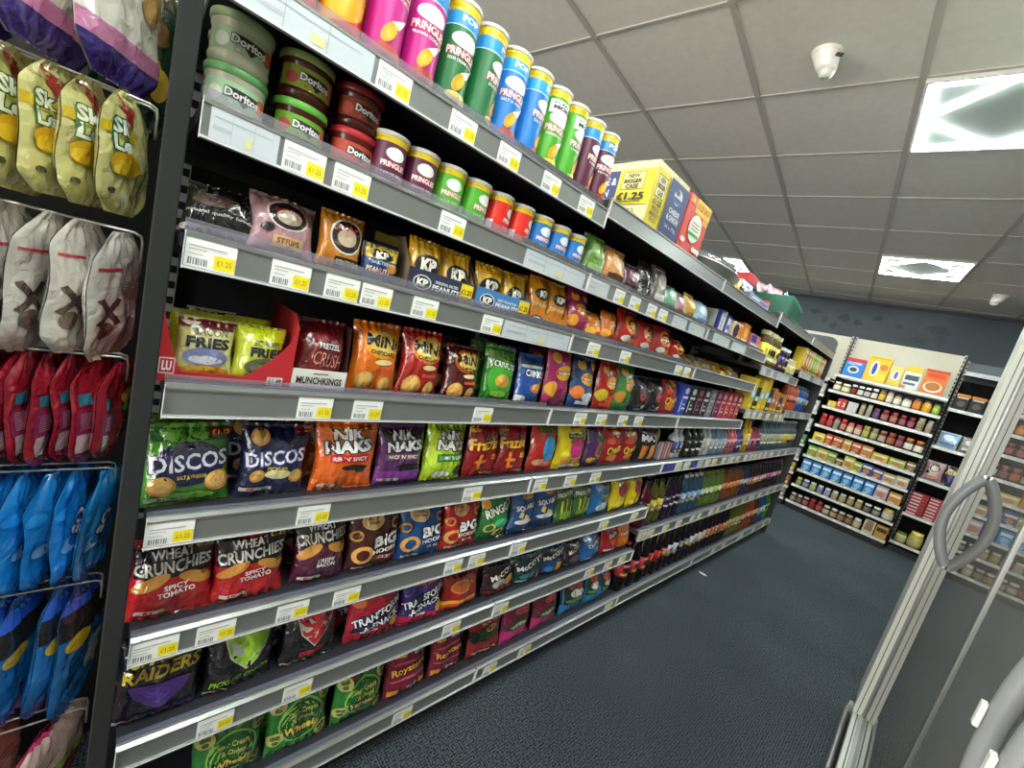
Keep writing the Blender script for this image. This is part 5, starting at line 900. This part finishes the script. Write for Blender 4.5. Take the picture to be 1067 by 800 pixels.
JT = {}
def jar(x, y, z, r, h, col, lid, lab, label, grp, round_=True):
    if y < 5.95 and z > 0 and x < .77: h = min(h * 1.32, .136)
    k = (round(r, 3), round(h, 3), col, lid, lab)
    if k not in JT:
        mb = MB(); mb.lathe([(r * .85, 0), (r, h * .05), (r, h * .72), (r * .8, h * .82), (r * .8, h * .86)], 14, M(col, 'gloss'))
        mb.lathe([(r * 1.012, h * .16), (r * 1.012, h * .6)], 14, M(lab, 'card'), cap=False); m1 = mb.mesh('jar_body')
        mb = MB(); mb.lathe([(r * .86, h * .82), (r * .86, h), (r * .8, h * 1.0)], 14, M(lid, 'plastic')); m2 = mb.mesh('jar_lid'); JT[k] = (m1, m2)
    e = empty('food_jar', label, 'jar', (x, y, z), 0, grp)
    for nm, me in zip(('jar_body', 'jar_lid'), JT[k]):
        o = bpy.data.objects.new(nm, me); COL.objects.link(o); o.parent = e
SW = ['top', 'second', 'third', 'fourth', 'fifth', 'sixth', 'seventh', 'eighth', 'bottom']
def cart(x, w_, z, h, d, col, art, words, si, k, y=YW + .01, name='food_carton', unit='far wall unit'):
    h = h if si == 0 else min(h * 1.22, .14)
    o = carton(name, (w_, d, h), col, None, '%s, %s from left, %s shelf of the %s' % (words, nth(k), SW[si], unit), 'carton', (x + w_ / 2, y + d / 2, z + .001), group='goods on the %s shelf of the %s' % (SW[si], unit), arty=art, flaps=False); return o
Z0 = [z - .002 for z in ZW]
# top shelf: five large packs
for k, (x, w_, h, c, art, wd, tilt) in enumerate((
    (-.115, .17, .21, '#2a78c4', [R(0, .8, 1, 1, '#b8303c'), T('CLUSTERS', .5, .72, .7, .12, '#e8ecf0'), E(.5, .4, .3, .2, '#c8d8e8'), E(.5, .4, .2, .12, '#3a3a44')], 'blue cereal pack with red top', 0),
    (.075, .185, .28, '#e0b41c', [R(.05, .88, .95, .96, '#c8982c'), E(.35, .5, .2, .3, '#e8e4d8'), E(.35, .5, .1, .24, '#28408c'), E(.75, .6, .18, .12, '#c8702c'), R(.5, .08, .9, .35, '#e8c83c')], 'large yellow cereal pack', 0),
    (.275, .10, .21, '#d8c060', [E(.5, .55, .3, .25, '#e8e8e4'), E(.5, .55, .15, .2, '#5a5aa8'), R(.1, .05, .9, .2, '#e0c01c')], 'narrow yellow and white cereal pack', 0),
    (.385, .13, .24, '#d8d4cc', [R(0, .75, 1, 1, '#d8b42c'), R(.1, .4, .9, .62, '#3a4a5c'), R(.1, .2, .8, .3, '#4a5a6c'), R(0, .0, .3, .15, '#c8702c')], 'white cereal pack with dark bands', 0),
    (.53, .17, .25, '#d06a1c', [R(0, .88, 1, 1, '#b03a1c'), R(.1, .68, .9, .84, '#c83a24'), E(.5, .3, .4, .22, '#e8e0d0'), E(.5, .32, .33, .18, '#b06a2c')], 'orange cereal pack showing a bowl', 0))):
    cart(x, w_, Z0[0], h, .06, c, art, wd, 0, k + 1, y=YW + .03)
def jars(si, lst, y=YW + .035):
    """lst: (x centre, r, h, body, lid, label, words)"""
    for k, (x, r, h, c, l, lb, wd) in enumerate(lst):
        jar(x, y + r - .03, Z0[si] + .001, r, h, c, l, lb, '%s, %s from left, %s shelf of the far wall unit' % (wd, nth(k + 1), SW[si]), 'jars on the %s shelf of the far wall unit' % SW[si])
def spread(lst, x0=-.14, x1=.735):
    tot = sum(2 * r for r, *_ in lst); gap = (x1 - x0 - tot) / max(1, len(lst) - 1); x = x0; out = []
    for it in lst: r = it[0]; out.append((x + r,) + it); x += 2 * r + gap
    return out
jars(1, spread([(.032, .08, '#8a6a3a', '#dcd8d0', '#d8d0b8', 'white lidded jar'), (.04, .075, '#8a7a4a', '#dcd8d0', '#d8cfa0', 'wide white lidded jar'), (.024, .085, '#3a1a14', '#d8d4cc', '#8a2a24', 'small dark jar with white lid'), (.026, .085, '#28201c', '#d8d4cc', '#c8c4bc', 'black and white jar'), (.026, .085, '#2a1c18', '#d8d4cc', '#b8b0a8', 'dark brown jar'), (.026, .09, '#3a2a20', '#d0ccc4', '#d8d4c8', 'pale labelled dark jar'),
    (.028, .1, '#8a6a1c', '#3a3028', '#d0a83a', 'mustard jar with dark lid'), (.026, .11, '#b8a890', '#3a3430', '#d8ccc0', 'tall beige bottle jar'), (.03, .085, '#b8a078', '#2a2a2a', '#e0d8c8', 'cream jar with black lid'), (.036, .08, '#c8b898', '#2a2624', '#e0dcd0', 'wide cream jar'), (.032, .09, '#b8601c', '#2a2a28', '#d0802c', 'amber jar'), (.034, .09, '#c88a1c', '#2a2a28', '#d8a02c', 'honey coloured jar'), (.028, .085, '#7a8a2c', '#2a3a1c', '#98a83c', 'green jar')]))
for k, (x, w_, h, c, wd) in enumerate(((-.13, .075, .06, '#d8b81c', 'yellow low carton'), (-.05, .08, .10, '#b8342c', 'red carton'), (.045, .085, .095, '#c8c4c0', 'pale grey carton'))):
    cart(x, w_, Z0[2], h, .06, c, [R(.1, .3, .9, .7, '#e0c8b8'), E(.5, .5, .25, .2, c)], wd, 2, k + 1)
for si, lst in ((2, [(.022, .11, '#b8a88a', '#8a7a5a', '#a89878', 'sand coloured spice jar'), (.022, .11, '#b8a88a', '#d8d0b8', '#a8a088', 'sand spice jar with pale lid'), (.028, .09, '#4a3a58', '#7a2a3a', '#5a4a78', 'violet jar'), (.03, .095, '#6a2420', '#b03a3c', '#a86a5c', 'red lidded jar with pale label'), (.03, .095, '#7a2a24', '#b03a3c', '#b8705c', 'second red lidded jar'), (.027, .09, '#5a2024', '#a02c34', '#98485c', 'small maroon jar'), (.027, .09, '#5a2024', '#a02c34', '#98485c', 'second small maroon jar'), (.028, .12, '#a89a7a', '#d8d0b0', '#8a7a5a', 'tall pale bottle jar'), (.024, .1, '#a8988a', '#b8b0a8', '#988878', 'dull pale jar')]),):
    for k, it in enumerate(spread(lst, .15, .735)):
        x, r, h, c, l, lb, wd = it; jar(x, YW + .035 + r, Z0[si] + .001, r, h, c, l, lb, '%s, %s jar along, third shelf of the far wall unit' % (wd, nth(k + 1)), 'jars on the third shelf of the far wall unit')
jars(3, spread([(.027, .12, '#a82424', '#b82c2c', '#a83030', 'tall red bottle jar'), (.027, .12, '#a82424', '#b82c2c', '#b04a40', 'second tall red bottle jar'), (.027, .1, '#a89a88', '#8a2a28', '#8a8478', 'grey beige jar'), (.026, .12, '#a82824', '#c02c2c', '#c07a6c', 'tall red jar with pale label'), (.03, .09, '#c0886c', '#b84a44', '#d8c8b0', 'salmon jar'), (.03, .09, '#b87a64', '#a82c30', '#d8b8a8', 'pink labelled jar'), (.03, .1, '#8a8a3c', '#8a8a2c', '#a8a850', 'olive jar'), (.03, .1, '#7a7a48', '#7a7a4a', '#a8a478', 'grey olive jar'), (.03, .1, '#5a2a1c', '#8a4a3c', '#b09a88', 'brown red jar'), (.032, .11, '#6a2418', '#8a2a20', '#a85a3c', 'rust jar'), (.028, .1, '#5a2a28', '#8a3a34', '#8a4a58', 'plum jar'), (.034, .1, '#5a3418', '#c0601c', '#e0d8c8', 'orange lidded dark jar'), (.034, .1, '#5a3418', '#c0601c', '#e0d8c8', 'second orange lidded dark jar')]))
for si, L_ in ((4, [(.11, .085, '#d8c01c', 'bright yellow carton'), (.06, .1, '#c02c24', 'red carton'), (.09, .1, '#b84a1c', 'red orange round fronted carton'), (.07, .1, '#c89a3c', 'amber carton'), (.08, .1, '#b83a2c', 'brick red carton'), (.09, .1, '#c87a2c', 'orange yellow carton'), (.13, .07, '#c8a83c', 'long yellow carton'), (.13, .07, '#98a030', 'long green yellow carton'), (.07, .08, '#5a5a48', 'dim grey carton')]),
              (5, [(.09, .1, '#5a9a34', 'green carton'), (.1, .1, '#b8a83c', 'yellow green carton'), (.08, .1, '#6a9a3c', 'second green carton'), (.07, .07, '#3a2c20', 'dark brown carton'), (.09, .11, '#c0a82c', 'lemon carton'), (.07, .09, '#8aa82c', 'lime carton'), (.09, .1, '#2c3a8c', 'deep blue carton'), (.09, .09, '#4a3a7c', 'violet carton'), (.1, .08, '#a89a88', 'beige carton'), (.1, .09, '#b0a898', 'pale carton')]),
              (6, [(.085, .115, '#2f7fc0', 'blue carton')] * 7 + [(.1, .12, '#b090b8', 'lilac and white carton'), (.1, .095, '#c8822c', 'orange carton')])):
    tot = sum(a[0] for a in L_); gap = (.885 - tot) / max(1, len(L_) - 1); x = -.145
    for k, (w_, h, c, wd) in enumerate(L_):
        art = [R(.08, .62, .92, .82, '#d8e4ee' if si == 6 and k < 7 else '#e0d8b8'), E(.5, .34, .3, .2, '#8ab8e0' if si == 6 and k < 7 else '#b87a3c'), R(.1, .05, .6, .12, '#e0dccc')]
        cart(x, w_, Z0[si], h, .07, c, art, wd, si, k + 1); x += w_ + gap
jars(7, spread([(.026, .07, '#5a7a3c', '#c8c83c', '#8a9a5a', 'green yellow jar'), (.03, .07, '#5a4a78', '#c8c4d0', '#8a80a8', 'lilac jar'), (.03, .07, '#8a9a5c', '#c8c8c0', '#a8a86a', 'sage jar'), (.028, .07, '#8a8aa0', '#d0d0d8', '#7a7a98', 'grey violet jar'), (.028, .07, '#8a8aa0', '#d0d0d8', '#9a98b0', 'second grey violet jar'), (.03, .07, '#a8a080', '#d0ccc0', '#98906a', 'sand jar'), (.03, .07, '#a09878', '#d0ccc0', '#a89a6a', 'second sand jar'), (.03, .075, '#8a7a4a', '#c8c0a8', '#988858', 'khaki jar'), (.03, .075, '#8a7a4a', '#c8c0a8', '#a89058', 'second khaki jar'), (.032, .07, '#3a342c', '#d8d4cc', '#6a6458', 'dark jar with white lid'), (.032, .07, '#3a342c', '#d8d4cc', '#8a8478', 'second dark jar with white lid'), (.045, .09, '#a89878', '#c8a82c', '#c8c0b0', 'wide jar with gold lid')]))
jars(8, spread([(.028, .075, '#4a3c2c', '#c8c4bc', '#98907c', 'brown jar with pale lid'), (.028, .075, '#4a3c2c', '#b8b4ac', '#6a6454', 'second brown jar with pale lid'), (.03, .08, '#6a1c1c', '#a8a098', '#b0504c', 'red brown jar'), (.03, .09, '#7a1c1c', '#8a2424', '#7a2a28', 'deep red jar'), (.03, .09, '#7a1c1c', '#8a2424', '#984a40', 'second deep red jar'), (.032, .08, '#5a3a20', '#d0ccc0', '#b8a888', 'toffee jar with white lid'), (.032, .08, '#5a3a20', '#d0ccc0', '#a89068', 'second toffee jar with white lid'), (.032, .08, '#6a4a2a', '#b8b0a0', '#988058', 'ochre jar'), (.032, .08, '#5a3a24', '#a89a88', '#8a6a4a', 'umber jar'), (.034, .08, '#a89a7a', '#d8d4c8', '#b8a888', 'cream jar')], -.14, .53))
cart(.55, .09, Z0[8], .13, .07, '#c8b898', [R(.15, .2, .85, .8, '#8a6a4a'), R(.2, .84, .8, .94, '#5a4a3a')], 'tall beige carton', 8, 11); cart(.65, .095, Z0[8], .11, .07, '#b8862c', [R(.1, .5, .9, .8, '#2a2418')], 'black and ochre carton', 8, 12)

# left neighbour, mostly hidden behind the long run
u = xunit('far wall unit at the left, mostly hidden behind the long run', -1.09, -.19, YW, [.1], 1.57, 2.14, cream, depth=.42)
ZL = [1.60, 1.40, 1.18, .97, .78, .60, .43, .25, .10]
for k, z in enumerate(ZL): xshelf(u, -1.09, -.19, z, YW, .36, tks=5)
LW = [['#b82c2c', '#c8c0b8', '#b84a3c'], ['#a83a34', '#b8b0a0', '#c8b03c'], ['#8a8aa0', '#c8c4c0', '#6a6a8c'], ['#3a4a6c', '#c8c8cc', '#8a94a8'], ['#3a8a4c', '#5a9a5c', '#3a7a4a'], ['#6a7078', '#98a0a4', '#8a8a80'], ['#5a6a3c', '#b8a43c', '#8a8a7c'], ['#b87a4c', '#a85a3c', '#b89a7a'], ['#6a6a68', '#8a8478', '#5a4a40']]
for si, cs in enumerate(LW):
    for k in range(5, 8):
        if si == 0: continue
        cart(-1.06 + k * .108, .098, ZL[si] - .002, [.2, .1, .11, .1, .09, .1, .09, .1, .09][si], .08, cs[k % 3], [R(.1, .2, .9, .42, '#d8d0c4'), E(.5, .68, .28, .16, cs[(k + 1) % 3])], ['plain carton', 'banded carton', 'dotted carton'][k % 3], si, k - 4, unit='left far unit')
carton('display_box', (.19, .05, .3), '#b8242c', None, 'tall red display box with white mark at the left end of the far wall', 'box', (-.34, YW + .06, ZL[0]), arty=[E(.5, .72, .3, .15, '#d8c8c4'), E(.5, .72, .2, .09, '#b8242c'), R(.25, .2, .4, .5, '#e0d4d0'), R(.55, .2, .7, .5, '#e0d4d0')], flaps=False)

# right neighbour: narrower, set back, shelves at wide spacing
YR = 5.92
u = xunit('dark shelving unit at the right end of the far wall', .775, 1.45, YR, [.1], 1.9, 2.10, M('#5c6467', 'paint'), depth=.4)
mb = MB(); mb.box(.79, YR + .04, 1.945, 1.40, 6.32, 1.965, M('#6a7072', 'paint')); mb.prism([(.79, 1.925), (1.40, 1.925), (1.40, 1.965), (.79, 1.965)], YR + .03, YR + .04, M('#8a9092', 'rail'), 'y'); mb.recalc = True; mb.build('canopy', u)
ZR = [1.58, 1.185, .825, .44, .12]
for z in ZR: xshelf(u, .78, 1.44, z, YR, .38, tks=3)
RC = ['top', 'second', 'third', 'fourth', 'bottom']
def rcart(x, w_, si, h, c, art, wd, y=YR + .012, d=.08, dz=0):
    carton('food_carton', (w_, d, h), c, None, '%s %s shelf, dark right far unit' % (wd, RC[si]), 'carton', (x + w_ / 2, y + d / 2, ZR[si] - .001 + dz), group='goods in the dark right far unit', arty=art, flaps=False)
for k in range(4): rcart(.80 + k * .105, .095, 0, .16, '#1c1a1c', [R(0, .82, 1, 1, '#c87a2c'), R(.1, .72, .9, .8, '#c8c4bc'), E(.5, .4, .3, .18, '#5a4c40')], '%s black pack with orange top' % ['leftmost', 'second', 'third', 'last'][k])
for k in range(3): bag(['p_lb', 'p_gy', 'p_pk'][k], 1, .0, .15, .16, '', z=ZR[1], t=.05, cell=.05, label='%s snack packet on the second shelf of the dark right far unit' % ['green and white', 'grey white', 'pink white'][k]).location = (.875 + k * .155, YR + .06, ZR[1])
for o in [o for o in bpy.data.objects if o.name.startswith('crisp_packet') and o.location.y > 5.5]: o.rotation_euler = (0, Rd(-14), Rd(-90))
def rbag(key, x, si, w_, h_, label, dz=0):
    o = bag(key, 1, .0, w_, h_, '', z=ZR[si], t=.05, cell=.05, label=label); o.location = (x, YR + .06, ZR[si] + dz); o.rotation_euler = (0, Rd(-10), Rd(-90))
rbag('pork_p', .87, 2, .14, .2, 'tall pinkish packet on the third shelf of the dark right far unit'); rbag('space', 1.0, 2, .12, .2, 'black packet on the third shelf of the dark right far unit')
rbag('red_mon', 1.125, 2, .13, .15, 'bright red packet on the third shelf of the dark right far unit'); rbag('dor_r', 1.27, 2, .13, .15, 'dark red packet on the third shelf of the dark right far unit')
for r_ in range(7):
    for c_ in range(3):
        rcart(.795 + c_ * .13, .122, 3, .032, ['#a82c34', '#b03a3c', '#b8303c'][(r_ + c_) % 3], [R(.05, .3, .6, .7, '#d8c8c4'), R(.7, .2, .95, .8, '#7a2428')], 'red flat pack, %s up, %s stack,' % (nth(r_ + 1), nth(c_ + 1)), dz=.0335 * r_)
for k, (x, r, h, c, l) in enumerate(((.845, .045, .10, '#d0cc98', '#5a8a3a'), (.95, .055, .16, '#c8b048', '#d8cc6a'), (1.07, .05, .11, '#a8504c', '#8a2a2c'), (1.19, .05, .12, '#c8b08c', '#a8804a'))):
    jar(x, YR + .075, ZR[4], r, h, c, l, '#b8b070' if k < 2 else '#c89a8c', '%s tub on the bottom shelf of the dark right far unit' % ['green lidded', 'large yellow', 'reddish', 'beige'][k], 'tubs on the bottom shelf of the dark right far unit')

# ------------------------------------------------------------------ glass-fronted cabinet on the right
GX = .915
WF = M('#e0e3d9', 'plastic'); SIL = M('#a6a8a8', 'metal'); GSK = M('#4c504c', 'plastic')
glass = clear('cabinet_glass', '#b4b4ac', .012, haze=.5, ior=1.5)
cab = empty('glass_door_cabinet', 'tall white glass fronted cabinet along the right of the aisle', 'cabinet')
Y0, Y1 = -1.15, 2.46
mb = MB(); mb.box(1.50, Y0, .1, 1.56, Y1, 2.1, M('#8a8c88', 'paint')); mb.box(.93, Y0, 2.0, 1.5, Y1, 2.1, WF); mb.box(.93, Y0, .1, 1.5, Y1, .16, M('#777a76', 'paint')); mb.box(.95, Y0, 0, 1.5, Y1, .1, M('#2a2c2c', 'paint')); mb.build('cabinet_body', cab)
mb = MB(); mb.box(.932, Y1 + .001, .0, 1.56, Y1 + .045, 2.1, WF, .003); mb.build('end_panel', cab)
mb = MB(); mb.box(.880, 2.22, .135, .931, Y1 + .044, 2.1, WF, .002); mb.box(.893, 2.2185, .14, .8955, 2.2199, 2.09, GSK); mb.box(.908, 2.210, .14, .93, 2.2198, 2.08, M('#8c8f8a', 'plastic')); mb.build('door_frame', cab)
mb = MB()
mb.box(.884, Y0, .098, .93, Y1 + .044, .134, WF, .002); mb.box(.8965, Y0, .134, .8995, Y1 - .03, .1375, GSK); mb.box(.905, Y0, .134, .918, Y1 - .03, .146, M('#b8bab4', 'plastic')); mb.build('bottom_track', cab)
mb = MB(); mb.tube([(.868, Y0, .07), (.868, 2.33, .07), (.880, 2.40, .07)], .014, M('#9a9c9e', 'metal'), 12); mb.box(.868, 2.30, .07, .884, 2.34, .11, M('#b8bab8', 'metal')); mb.build('bumper_rail', cab)
mb = MB(); mb.box(.884, Y0, 1.98, .93, Y1, 2.1, WF, .003); mb.build('top_track', cab)
for z in (.50, .85, 1.2, 1.55):
    mb = MB(); mb.box(1.0, Y0 + .01, z, 1.495, Y1 - .005, z + .012, M('#6a6c6a', 'paint')); mb.box(.995, Y0 + .01, z - .01, 1.0, Y1 - .005, z + .022, M('#8a8c88', 'plastic')); mb.build('inner_shelf', cab)
for k, (a, b_) in enumerate(((Y0 + .01, .512), (.515, 1.03), (1.033, 2.208))):
    mb = MB(); mb.box(GX, a + .008, .148, GX + .004, b_ - .008, 1.975, glass); d_ = mb.build('glass_door', cab)
    for yy in (a, b_ - .0075):
        mb = MB(); mb.box(GX - .003, yy, .147, GX + .007, yy + .0072, 1.976, M('#8b8e8c', 'metal')); mb.build('door_edge', d_)
    hy = {0: .47, 1: .56, 2: 1.83}[k]
    if hy is None: continue
    mb = MB(); z0_, z1_ = (.925, 1.215) if k == 2 else (.92, 1.20); pts = []; rr = []
    for q in range(25):
        t = q / 24; pts.append((GX - .003 - (.045 if k == 2 else .021) * sin(pi * t) ** .8, hy, z0_ + (z1_ - z0_) * t)); rr.append((.0125 if k == 2 else .0085) + .002 * abs(cos(pi * t)))
    mb.tube(pts, rr, M('#8b8e90', 'plastic'), 16)
    for zz_ in (z0_, z1_): mb.box(GX - .012, hy - .012, zz_ - .012, GX, hy + .012, zz_ + .012, M('#b4b6b8', 'metal'), .004)
    mb.build('handle', d_)
    if k < 2:
        mb = MB(); mb.box(GX - .037, hy - .005, 1.055, GX - .0325, hy + .005, 1.08, M('#e0e2dc', 'card'), .001); mb.build('handle_tab', d_)
for k in range(9):
    carton('chilled_pack', (.12, .15, .14), ['#b88a3c', '#8a8c88', '#6a5a48', '#a87a4a', '#7a8078', '#8a6a3c', '#98948a', '#6a6c60', '#a08a5a'][k], None, 'dim boxed item behind the cabinet glass, %s from the near end' % nth(k + 1), 'carton', (1.10, -.2 + k * .28, .513 if k % 2 else .863), group='items inside the glass cabinet', flaps=False)
mb = MB(); mb.lathe([(.012, 0), (.014, .002), (.009, .004)], 9, M('#d8d8d0', 'card')); o = mb.build('paper_scrap'); p_ = (.03, 2.88, .0005); o.location = p_; o.scale = (2.0, 1, 1); tag(o, 'small white paper scrap on the dark carpet', 'scrap')
